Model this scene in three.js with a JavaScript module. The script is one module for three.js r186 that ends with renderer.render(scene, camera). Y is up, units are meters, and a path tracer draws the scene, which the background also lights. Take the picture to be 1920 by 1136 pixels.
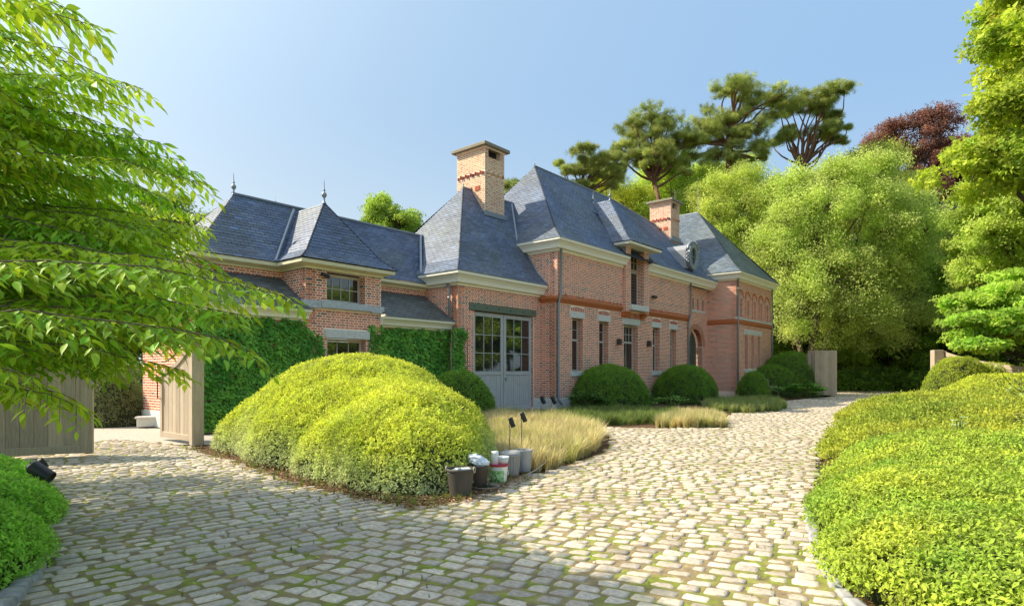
import * as THREE from 'three';
import { mergeGeometries } from 'three/addons/utils/BufferGeometryUtils.js';
import { RoundedBoxGeometry } from 'three/addons/geometries/RoundedBoxGeometry.js';
import { ImprovedNoise } from 'three/addons/math/ImprovedNoise.js';

// ------------------------------------------------------------------ camera, sky, sun, exposure
const scene = new THREE.Scene();
const camera = new THREE.PerspectiveCamera(2 * Math.atan(568 / 1140) * 180 / Math.PI, 1920 / 1136, 0.1, 1500);
camera.position.set(0, 1.6, 0);
camera.lookAt(0, 1.6, -10);
camera.setViewOffset(1920, 1136, 0, -128, 1920, 1136);          // shifted lens, verticals stay vertical

const renderer = new THREE.WebGLRenderer({ antialias: true });
renderer.toneMapping = THREE.LinearToneMapping;
const EXPOSURE = 2.4;
renderer.toneMappingExposure = EXPOSURE;
renderer.shadowMap.enabled = true;

const toSun = new THREE.Vector3(-1.10, 1.0, -0.17).normalize();
{
  const W = 512, H = 256, d = new Float32Array(W * H * 4), v = new THREE.Vector3();
  const ss = (x, a, b) => { const t = Math.min(1, Math.max(0, (x - a) / (b - a))); return t * t * (3 - 2 * t); };
  const mix = (a, b, t) => a.map((x, i) => x + (b[i] - x) * t);
  for (let j = 0; j < H; j++) for (let i = 0; i < W; i++) {
    const el = ((j + 0.5) / H - 0.5) * Math.PI, az = ((i + 0.5) / W - 0.5) * 2 * Math.PI;
    v.set(Math.cos(az) * Math.cos(el), Math.sin(el), Math.sin(az) * Math.cos(el));
    const c = v.dot(toSun), y = Math.max(0, v.y);
    const near = ss(Math.atan2(v.x, -v.z) * -1, -0.75, 1.1) * 0.6 + ss(c, -0.2, 0.9) * 0.4;
    const horizon = mix([0.55, 0.71, 0.80], [0.78, 0.83, 0.82], near), mid = mix([0.31, 0.50, 0.76], [0.43, 0.59, 0.76], near), zen = [0.50, 0.64, 0.84];
    let col = mix(horizon, mid, ss(y, 0.0, 0.42));
    col = mix(col, zen, ss(y, 0.52, 0.95));
    const glow = Math.pow(Math.max(0, c), 5) * 1.1 + Math.pow(Math.max(0, c), 40) * 1.2;
    col = col.map((x) => x + glow);
    if (v.y < 0) col = mix(col, [0.22, 0.25, 0.16], ss(-v.y, 0, 0.1));
    for (let k = 0; k < 3; k++) d[(j * W + i) * 4 + k] = col[k] * 1.13 / EXPOSURE;
    d[(j * W + i) * 4 + 3] = 1;
  }
  const sky = new THREE.DataTexture(d, W, H, THREE.RGBAFormat, THREE.FloatType);
  sky.mapping = THREE.EquirectangularReflectionMapping; sky.magFilter = THREE.LinearFilter; sky.needsUpdate = true;
  scene.background = sky; scene.environment = sky;
}
const sun = new THREE.DirectionalLight(new THREE.Color(1.0, 0.88, 0.68), 3.2);
sun.name = 'sun';
sun.position.copy(toSun).multiplyScalar(120).add(new THREE.Vector3(5, 0, -25));
sun.target.position.set(5, 0, -25);
sun.castShadow = true; sun.shadow.radius = 1; sun.shadow.mapSize.set(4096, 4096);
Object.assign(sun.shadow.camera, { left: -70, right: 70, top: 70, bottom: -70, near: 1, far: 300 });
scene.add(sun, sun.target);

// ------------------------------------------------------------------ helpers
function rng(a) { return () => { a |= 0; a = a + 0x6D2B79F5 | 0; let t = Math.imul(a ^ a >>> 15, 1 | a); t = t + Math.imul(t ^ t >>> 7, 61 | t) ^ t; return ((t ^ t >>> 14) >>> 0) / 4294967296; }; }
const rand = rng(20240611);
const rr = (a, b) => a + (b - a) * rand();
const pick = (a) => a[Math.floor(rand() * a.length)];
const V = (x, y, z) => new THREE.Vector3(x, y, z);
const lerp = (a, b, t) => a + (b - a) * t;
const clamp = (x, a, b) => Math.min(b, Math.max(a, x));
const noise = new ImprovedNoise();
const n3 = (x, y, z = 0.5) => noise.noise(x, y, z);
const fbm = (x, y, z = 0.5) => n3(x, y, z) * 0.55 + n3(x * 2.1, y * 2.1, z + 7) * 0.28 + n3(x * 4.3, y * 4.3, z + 17) * 0.17;
const UP = V(0, 1, 0);

const used = new Map();
function numbered(n) { const k = used.get(n) ?? 0; used.set(n, k + 1); return k ? n + '_' + String(k).padStart(3, '0') : n; }
function tag(o, label, category, group, kind) {
  o.userData = { label, category };
  if (group) o.userData.group = group;
  if (kind) o.userData.kind = kind;
  return o;
}
function thing(name, label, category, pos = [0, 0, 0], turn = 0, group) {
  const o = new THREE.Group(); o.name = numbered(name); o.position.set(...pos); o.rotation.y = turn; scene.add(o);
  return tag(o, label, category, group);
}
function mesh(name, geo, mat, parent = scene, kind) {
  const m = new THREE.Mesh(geo, mat); m.name = parent === scene ? numbered(name) : name; m.castShadow = m.receiveShadow = true; parent.add(m);
  if (kind) m.userData.kind = kind;
  return m;
}
function group(name, parent) { const g = new THREE.Group(); g.name = name; parent.add(g); return g; }
function inst(name, geo, mat, items, parent, kind = 'stuff') {       // items: {m: Matrix4, c?: Color}
  const o = new THREE.InstancedMesh(geo, mat, items.length); o.name = name; o.castShadow = o.receiveShadow = true;
  items.forEach((it, i) => { o.setMatrixAt(i, it.m); if (it.c) o.setColorAt(i, it.c); });
  o.userData.kind = kind; parent.add(o); return o;
}
// the nearest n become meshes of their own (pieces), the rest one part of stuff
function pieces(name, restName, geos, mat, items, parent, n, from = V(0, 1.6, 0)) {
  const p = V(0, 0, 0);
  for (const it of items) it.d = p.setFromMatrixPosition(it.m).distanceTo(from);
  items.sort((a, b) => a.d - b.d);
  const bins = new Map();
  items.slice(0, n).forEach((it) => {
    const k = it.c ? [it.c.r, it.c.g, it.c.b].map((x) => Math.round(x * 24)).join() : '';
    if (!bins.has(k)) { const m2 = mat.clone(); if (it.c) m2.color.copy(it.c); bins.set(k, m2); }
    const m = mesh(name, geos[it.g ?? 0], bins.get(k), parent);
    m.matrix.copy(it.m); m.matrix.decompose(m.position, m.quaternion, m.scale);
  });
  const rest = items.slice(n);
  geos.forEach((g, gi) => { const r = rest.filter((it) => (it.g ?? 0) === gi); if (r.length) inst(restName, g, mat, r, parent); });
}
class MB {                                                            // collects faces, flat normals, uv in metres
  constructor() { this.p = []; this.t = []; }
  tri(a, b, c, ua = [0, 0], ub = [1, 0], uc = [0, 1]) { this.p.push(...a, ...b, ...c); this.t.push(...ua, ...ub, ...uc); return this; }
  quad(a, b, c, d) {
    const w = Math.hypot(b[0] - a[0], b[1] - a[1], b[2] - a[2]), h = Math.hypot(d[0] - a[0], d[1] - a[1], d[2] - a[2]), o = (a[0] * 0.37 + a[2] * 0.71 + a[1] * 0.13) % 1;
    this.tri(a, b, c, [o, o], [o + w, o], [o + w, o + h]); return this.tri(a, c, d, [o, o], [o + w, o + h], [o, o + h]);
  }
  box(x0, x1, y0, y1, z0, z1) {
    const A = [x0, y0, z1], B = [x1, y0, z1], C = [x1, y1, z1], D = [x0, y1, z1], E = [x0, y0, z0], F = [x1, y0, z0], G = [x1, y1, z0], H = [x0, y1, z0];
    return this.quad(A, B, C, D).quad(F, E, H, G).quad(E, A, D, H).quad(B, F, G, C).quad(D, C, G, H).quad(E, F, B, A);
  }
  // chamfered box, long grain along the longest side
  cbox(x0, x1, y0, y1, z0, z1, b = 0.006) {
    const c = [(x0 + x1) / 2, (y0 + y1) / 2, (z0 + z1) / 2], h = [(x1 - x0) / 2, (y1 - y0) / 2, (z1 - z0) / 2];
    b = Math.min(b, h[0] * 0.45, h[1] * 0.45, h[2] * 0.45);
    const P = (s, ax) => [0, 1, 2].map((i) => c[i] + s[i] * (i === ax ? h[i] : h[i] - b));
    for (let ax = 0; ax < 3; ax++) for (const s of [-1, 1]) {
      const u = (ax + 1) % 3, v = (ax + 2) % 3, q = [[-1, -1], [1, -1], [1, 1], [-1, 1]].map(([a, e]) => { const S = [0, 0, 0]; S[ax] = s; S[u] = a; S[v] = e; return P(S, ax); });
      if (s < 0) q.reverse();
      if (h[u] > h[v]) q.push(q.shift());
      this.quad(...q);
    }
    for (let ax = 0; ax < 3; ax++) {
      const u = (ax + 1) % 3, v = (ax + 2) % 3;
      for (const a of [-1, 1]) for (const e of [-1, 1]) {
        const S0 = [0, 0, 0], S1 = [0, 0, 0]; S0[ax] = -1; S1[ax] = 1; S0[u] = S1[u] = a; S0[v] = S1[v] = e;
        const q = [P(S0, u), P(S1, u), P(S1, v), P(S0, v)]; if (a * e > 0) q.reverse();
        this.quad(...q);
      }
    }
    for (const a of [-1, 1]) for (const e of [-1, 1]) for (const f of [-1, 1]) { const S = [a, e, f], q = [P(S, 0), P(S, 1), P(S, 2)]; if (a * e * f < 0) q.reverse(); this.tri(...q); }
    return this;
  }
  tube(pts, r0, r1, n = 7, cap = true) {
    const rings = [];
    let ref = V(0.3, 0.1, 1).normalize();
    for (let i = 0; i < pts.length; i++) {
      const d = pts[Math.min(i + 1, pts.length - 1)].clone().sub(pts[Math.max(i - 1, 0)]).normalize();
      const a = ref.clone().cross(d); if (a.lengthSq() < 1e-4) a.set(1, 0, 0).cross(d); a.normalize(); const b = d.clone().cross(a); ref = b.clone();
      ref = d.clone().cross(a).normalize(); ref = a.clone().cross(d).negate(); ref = b;
      const r = lerp(r0, r1, i / (pts.length - 1)), ring = [];
      for (let k = 0; k < n; k++) { const t = k / n * Math.PI * 2; ring.push(pts[i].clone().addScaledVector(a, Math.cos(t) * r).addScaledVector(b, Math.sin(t) * r).toArray()); }
      rings.push(ring);
      ref = b.clone().cross(V(0, 0, 0)).lengthSq() ? ref : b;
    }
    let len = 0;
    for (let i = 0; i + 1 < rings.length; i++) {
      const l = pts[i].distanceTo(pts[i + 1]);
      for (let k = 0; k < n; k++) {
        const m = (k + 1) % n, u0 = k / n, u1 = (k + 1) / n;
        this.tri(rings[i][k], rings[i][m], rings[i + 1][m], [u0, len], [u1, len], [u1, len + l]);
        this.tri(rings[i][k], rings[i + 1][m], rings[i + 1][k], [u0, len], [u1, len + l], [u0, len + l]);
      }
      len += l;
    }
    if (cap) for (const [ring, c] of [[rings[0], pts[0]], [rings[rings.length - 1], pts[pts.length - 1]]]) for (let k = 0; k < n; k++) this.tri(c.toArray(), ring[k], ring[(k + 1) % n]);
    return this;
  }
  build(smooth) {
    let g = new THREE.BufferGeometry();
    g.setAttribute('position', new THREE.Float32BufferAttribute(this.p, 3));
    g.setAttribute('uv', new THREE.Float32BufferAttribute(this.t, 2));
    g.computeVertexNormals();
    if (smooth) {                                                     // average normals of coincident vertices
      const P = g.attributes.position, N = g.attributes.normal, m = new Map(), key = (i) => Math.round(P.getX(i) * 2000) + ',' + Math.round(P.getY(i) * 2000) + ',' + Math.round(P.getZ(i) * 2000);
      for (let i = 0; i < P.count; i++) { const k = key(i), a = m.get(k) ?? [0, 0, 0]; a[0] += N.getX(i); a[1] += N.getY(i); a[2] += N.getZ(i); m.set(k, a); }
      for (let i = 0; i < P.count; i++) { const a = m.get(key(i)), l = Math.hypot(...a) || 1; N.setXYZ(i, a[0] / l, a[1] / l, a[2] / l); }
    }
    return g;
  }
}
const plain = (g) => { const q = g.index ? g.toNonIndexed() : g; for (const k of Object.keys(q.attributes)) if (!['position', 'normal', 'uv'].includes(k)) q.deleteAttribute(k); return q; };
const merge = (l) => mergeGeometries(l.map(plain));
const col = (r, g, b) => new THREE.Color().setRGB(r, g, b);
const mixc = (a, b, t) => a.map((x, i) => lerp(x, b[i], t));
const tint = (c, k) => col(c[0] * k, c[1] * k, c[2] * k);

// ------------------------------------------------------------------ textures and materials
function tex(W, H, f, srgb, rx = 1, ry = 1) {                          // f(x, y) -> [r, g, b] 0..1 (sRGB when srgb) ; tiles
  const d = new Uint8Array(W * H * 4);
  for (let y = 0; y < H; y++) for (let x = 0; x < W; x++) { const c = f(x / W, y / H); for (let k = 0; k < 3; k++) d[(y * W + x) * 4 + k] = clamp(c[k] * 255, 0, 255); d[(y * W + x) * 4 + 3] = 255; }
  const t = new THREE.DataTexture(d, W, H); t.wrapS = t.wrapT = THREE.RepeatWrapping; t.magFilter = t.minFilter = THREE.LinearFilter; t.repeat.set(rx, ry);
  if (srgb) t.colorSpace = THREE.SRGBColorSpace; t.needsUpdate = true; return t;
}
function tileNoise(x, y, s, z = 0) {                                   // seamless fbm on the unit square
  let a = 0, w = 0.55;
  for (let o = 0; o < 4; o++) {
    const q = s * 2 ** o, bl = (X, Y) => n3(X * q + 31 * o, Y * q + 17 * o, z + o);
    const A = bl(x, y), B = bl(x - 1, y), C = bl(x, y - 1), D = bl(x - 1, y - 1);
    a += w * (A * (1 - x) * (1 - y) + B * x * (1 - y) + C * (1 - x) * y + D * x * y) * 1.5; w *= 0.5;
  }
  return a;
}
const grey = (v) => [v, v, v];
const T = {
  mottle: tex(256, 256, (x, y) => grey(0.93 + 0.16 * tileNoise(x, y, 9)), true),
  grit: tex(256, 256, (x, y) => grey(0.5 + 0.8 * tileNoise(x, y, 18, 3)), false),
  wood: tex(256, 256, (x, y) => { const g = tileNoise(x * 1, y, 3, 5) * 0.5, s = n3(x * 46 + g * 6, y * 1.3, 2) * 0.5 + n3(x * 120, y * 3, 4) * 0.35; return grey(0.84 + 0.2 * s + 0.12 * g); }, true),
  woodBump: tex(256, 256, (x, y) => grey(0.5 + 0.5 * n3(x * 90, y * 2.2, 9)), false),
  bark: tex(128, 256, (x, y) => grey(0.75 + 0.45 * n3(x * 14, y * 5, 1) + 0.3 * n3(x * 40, y * 20, 2)), true),
  moss: tex(512, 512, (x, y) => {
    const a = tileNoise(x, y, 7, 1), b = tileNoise(x, y, 22, 9), m = clamp(0.32 + a * 2.2 + b * 0.8, 0, 1), g = 0.9 + 0.4 * b;
    return [lerp(0.60, 0.50, m) * g, lerp(0.52, 0.54, m) * g, lerp(0.38, 0.17, m) * g];
  }, true, 1 / 2.6, 1 / 2.6),
  soil: tex(512, 512, (x, y) => {
    const a = tileNoise(x, y, 9, 4), b = tileNoise(x, y, 40, 6), g = 0.85 + 0.9 * b;
    return [lerp(0.42, 0.55, clamp(0.5 + a, 0, 1)) * g, lerp(0.31, 0.36, clamp(0.5 + a, 0, 1)) * g, 0.24 * g];
  }, true, 1 / 1.5, 1 / 1.5),
};
const std = (r, g, b, rough = 0.8, o = {}) => new THREE.MeshStandardMaterial({ color: col(r, g, b), roughness: rough, ...o });
const woodMat = (r, g, b) => std(r, g, b, 0.75, { map: T.wood, bumpMap: T.woodBump, bumpScale: 0.0015 });
const leafMat = (r, g, b, t = 0.48, rough = 0.75) => new THREE.MeshPhysicalMaterial({ color: col(r, g, b), roughness: rough, transmission: t, thickness: 0, side: THREE.DoubleSide, specularIntensity: 0.35 });
const M = {
  mortar: std(1.0, 0.80, 0.63, 0.95),
  brick: std(1, 1, 1, 0.85),
  slate: std(1, 1, 1, 0.55),
  slateBase: std(0.045, 0.05, 0.065, 0.9),
  zinc: std(0.34, 0.38, 0.42, 0.45, { metalness: 0.35, map: T.mottle }),
  cream: std(0.97, 0.95, 0.80, 0.5),
  stone: std(0.76, 0.76, 0.70, 0.85, { map: T.mottle, bumpMap: T.grit, bumpScale: 0.003 }),
  blueStone: std(0.56, 0.60, 0.62, 0.7, { map: T.mottle }),
  orange: std(0.62, 0.20, 0.065, 0.85),
  winWood: std(0.80, 0.75, 0.63, 0.6, { map: T.wood }),
  doorWood: std(0.72, 0.72, 0.69, 0.65, { map: T.wood }),
  glass: new THREE.MeshPhysicalMaterial({ color: col(0.018, 0.02, 0.018), roughness: 0.03, ior: 2.1 }),
  dark: std(0.03, 0.03, 0.03, 0.9),
  steelGreen: std(0.13, 0.165, 0.12, 0.55),
  black: std(0.022, 0.022, 0.024, 0.5),
  leaf: leafMat(1, 1, 1),
  leafFar: leafMat(1, 1, 1, 0.6, 0.85),
  needle: leafMat(1, 1, 1, 0.3, 0.8),
  core: std(0.030, 0.042, 0.014, 1),
  bark: std(0.15, 0.12, 0.085, 0.9, { map: T.bark, bumpMap: T.bark, bumpScale: 0.02 }),
  pineBark: std(0.34, 0.17, 0.095, 0.9, { map: T.bark, bumpMap: T.bark, bumpScale: 0.02 }),
  paleBark: std(0.30, 0.25, 0.15, 0.9, { map: T.bark, bumpMap: T.bark, bumpScale: 0.02 }),
  gateWood: woodMat(0.54, 0.46, 0.31),
  gateWoodPale: woodMat(0.66, 0.54, 0.40),
};
// ------------------------------------------------------------------ the ground
const PLANE = (w, d, nx = 1, nz = 1) => { const g = new THREE.PlaneGeometry(w, d, nx, nz); g.rotateX(-Math.PI / 2); const p = g.attributes.position, u = g.attributes.uv; for (let i = 0; i < p.count; i++) u.setXY(i, p.getX(i), p.getZ(i)); return g; };
{
  const g = mesh('ground', PLANE(900, 900), std(0.62, 0.66, 0.42, 1, { map: T.soil }));
  g.position.set(0, -0.06, -100); tag(g, 'brown mulch and soil of the beds around the house', 'ground', null, 'structure');
}
// outline of the cobbled court in metres (x to the right, d away from the camera)
const courtOutline = [[-3.4, 2.6], [-3.75, 4.9], [-5.3, 7.0], [-7.2, 9.0], [-9.2, 10.6], [-9.6, 13.2], [-9.6, 14.6], [-6.8, 13.0], [-6.7, 12.6], [-5.0, 10.9], [-3.1, 8.75], [-1.75, 7.55], [-1.15, 7.2], [-0.55, 7.7], [0.1, 9.4], [0.55, 9.7], [1.9, 12.2], [2.4, 14.5], [2.5, 17.6],
  [4.2, 17.2], [6.3, 17.4], [7.0, 20], [8.6, 23.6], [11.2, 25], [14, 32], [18.0, 36.5], [20.4, 38.3], [21.5, 44], [24, 50], [36, 50], [33, 40], [22, 31], [15.5, 25.5], [9.2, 17.5], [6.2, 12.4], [5.0, 10.0], [3.55, 7.2], [2.75, 5.4], [2.35, 4.4], [2.3, 2.6]];
const inside = (x, d, poly) => { let c = false; for (let i = 0, j = poly.length - 1; i < poly.length; j = i++) { const [a, b] = poly[i], [e, f] = poly[j]; if ((b > d) !== (f > d) && x < (e - a) * (d - b) / (f - b) + a) c = !c; } return c; };
const court = (() => {
  const s = new THREE.Shape(courtOutline.map(([x, d]) => new THREE.Vector2(x, d)));
  const g = new THREE.ShapeGeometry(s); g.rotateX(-Math.PI / 2);
  const p = g.attributes.position, u = g.attributes.uv; for (let i = 0; i < p.count; i++) u.setXY(i, p.getX(i), p.getZ(i));
  const m = mesh('pavement', g, std(1.0, 1.0, 1.0, 1, { map: T.moss, bumpMap: T.grit, bumpScale: 0.01 })); m.position.y = -0.017;
  return tag(m, 'cobbled courtyard of grey granite setts with mossy joints', 'pavement', null, 'structure');
})();
function settGeo(seed) {                                               // a worn sett about 1 x 1 in plan, domed
  const r = rng(seed), n = 10, rings = [[1.02, -0.04], [1.0, -0.006], [0.9, 0.006], [0.5, 0.010]], pts = [], b = new MB();
  const wob = Array.from({ length: n }, () => 1 + (r() - 0.5) * 0.16), tilt = [(r() - 0.5) * 0.012, (r() - 0.5) * 0.012];
  for (const [s, y] of rings) {
    const ring = [];
    for (let k = 0; k < n; k++) {
      const t = (k + 0.5) / n * Math.PI * 2, c = Math.cos(t), q = Math.sin(t), e = 0.32;
      const x = Math.sign(c) * Math.abs(c) ** e * 0.5 * s * wob[k], z = Math.sign(q) * Math.abs(q) ** e * 0.5 * s * wob[(k + 3) % n];
      ring.push([x, y + (y > -0.05 ? x * tilt[0] * 2 + z * tilt[1] * 2 + (r() - 0.5) * 0.004 : 0), z]);
    }
    pts.push(ring);
  }
  const uv = (q) => [q[0] * 0.2, q[2] * 0.2];
  for (let i = 0; i + 1 < pts.length; i++) for (let k = 0; k < n; k++) {
    const m = (k + 1) % n, A = pts[i][k], B = pts[i][m], C = pts[i + 1][m], D = pts[i + 1][k];
    if (i === 0) { b.tri(A, C, B, uv(A), uv(C), uv(B)); b.tri(A, D, C, uv(A), uv(D), uv(C)); continue; }
    b.tri(A, C, B, uv(A), uv(C), uv(B)); b.tri(A, D, C, uv(A), uv(D), uv(C));
  }
  const top = pts[3], c = [0, 0.011, 0];
  for (let k = 0; k < n; k++) b.tri(top[k], c, top[(k + 1) % n], uv(top[k]), uv(c), uv(top[(k + 1) % n]));
  return b.build(true);
}
{
  const geos = [1, 2, 3, 4, 5, 6].map((i) => settGeo(100 + i)), items = [], moss = [];
  const grain = T.mottle.clone(); grain.repeat.set(3, 3); const gb = T.grit.clone(); gb.repeat.set(5, 5);
  const settMat = std(1, 1, 1, 0.72, { map: grain, bumpMap: gb, bumpScale: 0.004 });
  const split = (d) => -1.9 + (d - 4) * 0.19;                          // where the two directions of the coursing meet
  for (const side of [0, 1]) {
    const ang = side ? -0.50 : 0.74, ca = Math.cos(ang), sa = Math.sin(ang), pitch = side ? 0.166 : 0.158;
    for (let row = -300; row < 420; row++) {
      let t = -36 + rand() * 0.2;
      const far = 1;
      while (t < 60) {
        const w = rr(0.155, 0.235) * (side ? 1 : 1.08), tc = t + w / 2, rv = row * pitch;
        t += w + rr(0.012, 0.026);
        const bend = side ? 0.35 * Math.sin(tc * 0.12) : 0.12 * Math.sin(tc * 0.5);
        let x = tc * ca - (rv + bend) * sa, d = tc * sa + (rv + bend) * ca;
        if (d < 2.7 || d > 49) continue;
        if (side !== (x > split(Math.min(d, 8.5)) && !(d > 8.5 && x < -1.4) ? 1 : 0)) continue;
        if (Math.abs(x) > d * 0.95 + 1.5) continue;
        if (!inside(x, d, courtOutline)) continue;
        x += rr(-0.006, 0.006); d += rr(-0.006, 0.006);
        const dep = pitch - rr(0.016, 0.03);
        const m = new THREE.Matrix4().compose(V(x, rr(-0.006, 0.006) - 0.002 + 0.006 * fbm(x * 0.5 + 9, d * 0.5), -d), new THREE.Quaternion().setFromEuler(new THREE.Euler(rr(-0.02, 0.02), ang + rr(-0.05, 0.05), rr(-0.02, 0.02))), V(w, 1, dep));
        const k = rr(0.72, 1.14) * (1 + 0.35 * fbm(x * 0.6, d * 0.6)) * (rand() < 0.06 ? 0.72 : 1), warm = rr(-0.02, 0.05) + (side ? 0.02 : -0.005);
        items.push({ m, c: col(0.64 * k + warm * 0.5, 0.55 * k + warm * 0.2, 0.44 * k - warm * 0.25), g: Math.floor(rand() * 6) });
        const mo = fbm(x * 0.45 + 3, d * 0.45) + 0.12;
        if (d < 16 && rand() < clamp(0.15 + mo * 1.3, 0.02, 0.8)) for (let q = 0; q < 2; q++) {
          const ex = tc + (q ? w / 2 + 0.013 : rr(-w / 2, w / 2)), ev = rv + bend + (q ? rr(-0.05, 0.05) : pitch / 2);
          moss.push({ m: new THREE.Matrix4().compose(V(ex * ca - ev * sa, -0.010, -(ex * sa + ev * ca)), new THREE.Quaternion().setFromAxisAngle(UP, ang + (q ? Math.PI / 2 : 0)), V(rr(0.03, 0.09), rr(0.006, 0.014), rr(0.012, 0.022))), c: tint([0.34, 0.38, 0.05], rr(0.6, 1.15)) });
        }
      }
    }
  }
  pieces('cobblestone', 'cobblestones', geos, settMat, items, court, 300);
  const dome = new THREE.SphereGeometry(1, 8, 4, 0, Math.PI * 2, 0, Math.PI / 2);
  const bp = dome.attributes.position; for (let i = 0; i < bp.count; i++) { const k = 1 + 0.3 * n3(bp.getX(i) * 3, bp.getY(i) * 3, bp.getZ(i) * 3); bp.setXYZ(i, bp.getX(i) * k, bp.getY(i) * k, bp.getZ(i) * k); }
  inst('moss', dome, std(1, 1, 1, 1), moss, court);
  console.log('setts', items.length, 'moss', moss.length);
}
// sandy path beyond the left gate
{
  const g = mesh('path', PLANE(14, 9), std(0.50, 0.45, 0.37, 0.95, { map: T.mottle, bumpMap: T.grit, bumpScale: 0.006 }));
  g.position.set(-13.6, -0.03, -18.0); tag(g, 'pale sandy path beyond the open left gate', 'path', null, 'structure');
}

// ------------------------------------------------------------------ the house (own axes: x along the long front, z out of the front)
const house = thing('brick_house', 'long red brick coach house with steep slate roofs and cream cornices', 'house', [0, 0, 0], Math.atan2(0.765, 0.644));
const eye = V(0, 1.6, 0);
const brickGeo = (() => { const b = new MB(); b.cbox(-0.5, 0.5, -0.5, 0.5, -0.5, 0.5, 0.0); return new THREE.BoxGeometry(1, 1, 1); })();
const PAL = {
  red: () => { const t = rand(); return t < 0.12 ? tint([0.40, 0.12, 0.07], rr(0.8, 1.1)) : t < 0.18 ? tint([0.20, 0.09, 0.07], rr(0.8, 1.2)) : tint([0.64, 0.185, 0.09], rr(0.72, 1.2)); },
  buff: () => { const t = rand(); return t < 0.3 ? tint([0.52, 0.22, 0.10], rr(0.8, 1.15)) : tint([0.62, 0.40, 0.20], rr(0.75, 1.15)); },
  tan: () => { const t = rand(); return t < 0.45 ? tint([0.58, 0.20, 0.11], rr(0.8, 1.15)) : tint([0.64, 0.38, 0.22], rr(0.75, 1.15)); },
  orange: () => tint([0.62, 0.19, 0.06], rr(0.8, 1.15)),
};
const COURSE = 0.0765, JOINT = 0.025;
// bricks on the rectangle O + u*U + v*up, u in 0..w, v in v0..v1 (absolute heights); holes: (v) -> [[u0, u1], ...]
function layBricks(items, O, U, N, w, v0, v1, holes, opt = {}) {
  const rot = new THREE.Matrix4().makeBasis(U, UP, N), q = new THREE.Quaternion().setFromRotationMatrix(rot), pal = opt.pal ?? PAL.red;
  const c0 = Math.round(v0 / COURSE), c1 = Math.floor(v1 / COURSE + 0.001);
  for (let c = c0; c < c1; c++) {
    const v = (c + 0.5) * COURSE;
    let spans = [[0, w]];
    for (const [a, b] of holes ? holes(v) : []) spans = spans.flatMap(([s, e]) => b <= s || a >= e ? [[s, e]] : [[s, a], [b, e]].filter(([x, y]) => y - x > 0.02));
    const unit = 0.22 + 0.11;
    for (const [s, e] of spans) {
      let t = Math.floor(s / unit) * unit - (c % 2 ? 0.165 : 0), k = 0;
      for (; t < e; k++) {
        const head = k % 2, L = head ? 0.11 : 0.22, a = Math.max(s, t), b = Math.min(e, t + L); t += L;
        if (b - a < 0.035) continue;
        if (opt.skip && opt.skip((a + b) / 2, v)) continue;
        let cc = pal();
        if (opt.dark && opt.dark(c, head, (a + b) / 2)) cc = tint([0.05, 0.055, 0.065], rr(0.7, 1.5));
        const p = O.clone().addScaledVector(U, (a + b) / 2).addScaledVector(N, rr(-0.0160, -0.0130)); p.y = v;
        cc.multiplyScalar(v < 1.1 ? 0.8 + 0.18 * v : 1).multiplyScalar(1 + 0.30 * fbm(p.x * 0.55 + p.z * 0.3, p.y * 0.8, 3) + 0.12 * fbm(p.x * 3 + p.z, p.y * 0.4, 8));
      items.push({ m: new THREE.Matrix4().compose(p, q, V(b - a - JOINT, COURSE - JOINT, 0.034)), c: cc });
      }
    }
  }
}
// mortar body: rectangle with rectangular / arched holes, extruded backwards
function wallBody(O, U, N, w, v0, v1, holes = [], thick = 0.32) {
  const s = new THREE.Shape([[0, v0], [w, v0], [w, v1], [0, v1]].map(([a, b]) => new THREE.Vector2(a, b)));
  for (const h of holes) {
    const p = new THREE.Path(), b = Math.max(h.v0, v0 + 0.001), t = Math.min(h.v1, v1 - 0.001);
    p.moveTo(h.u0, b); p.lineTo(h.u1, b); p.lineTo(h.u1, t);
    if (h.arch) p.absarc((h.u0 + h.u1) / 2, t, (h.u1 - h.u0) / 2, 0, Math.PI, false);
    p.lineTo(h.u0, t); p.lineTo(h.u0, b); s.holes.push(p);
  }
  const g = new THREE.ExtrudeGeometry(s, { depth: thick, bevelEnabled: false, curveSegments: 12 });
  g.translate(0, 0, -thick);
  g.applyMatrix4(new THREE.Matrix4().makeBasis(U, UP, N).setPosition(O.x, 0, O.z));
  return g;
}
const holeSpans = (holes) => (v) => holes.filter((h) => v > h.v0 && v < (h.arch ? h.v1 + (h.u1 - h.u0) / 2 : h.v1)).map((h) => {
  if (!h.arch || v <= h.v1) return [h.u0 - (h.arch ? 0 : 0), h.u1];
  const c = (h.u0 + h.u1) / 2, r = (h.u1 - h.u0) / 2, x = Math.sqrt(Math.max(0, r * r - (v - h.v1) ** 2)); return [c - x, c + x];
});
const X = V(1, 0, 0), Z = V(0, 0, 1), NX = V(-1, 0, 0);
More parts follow.
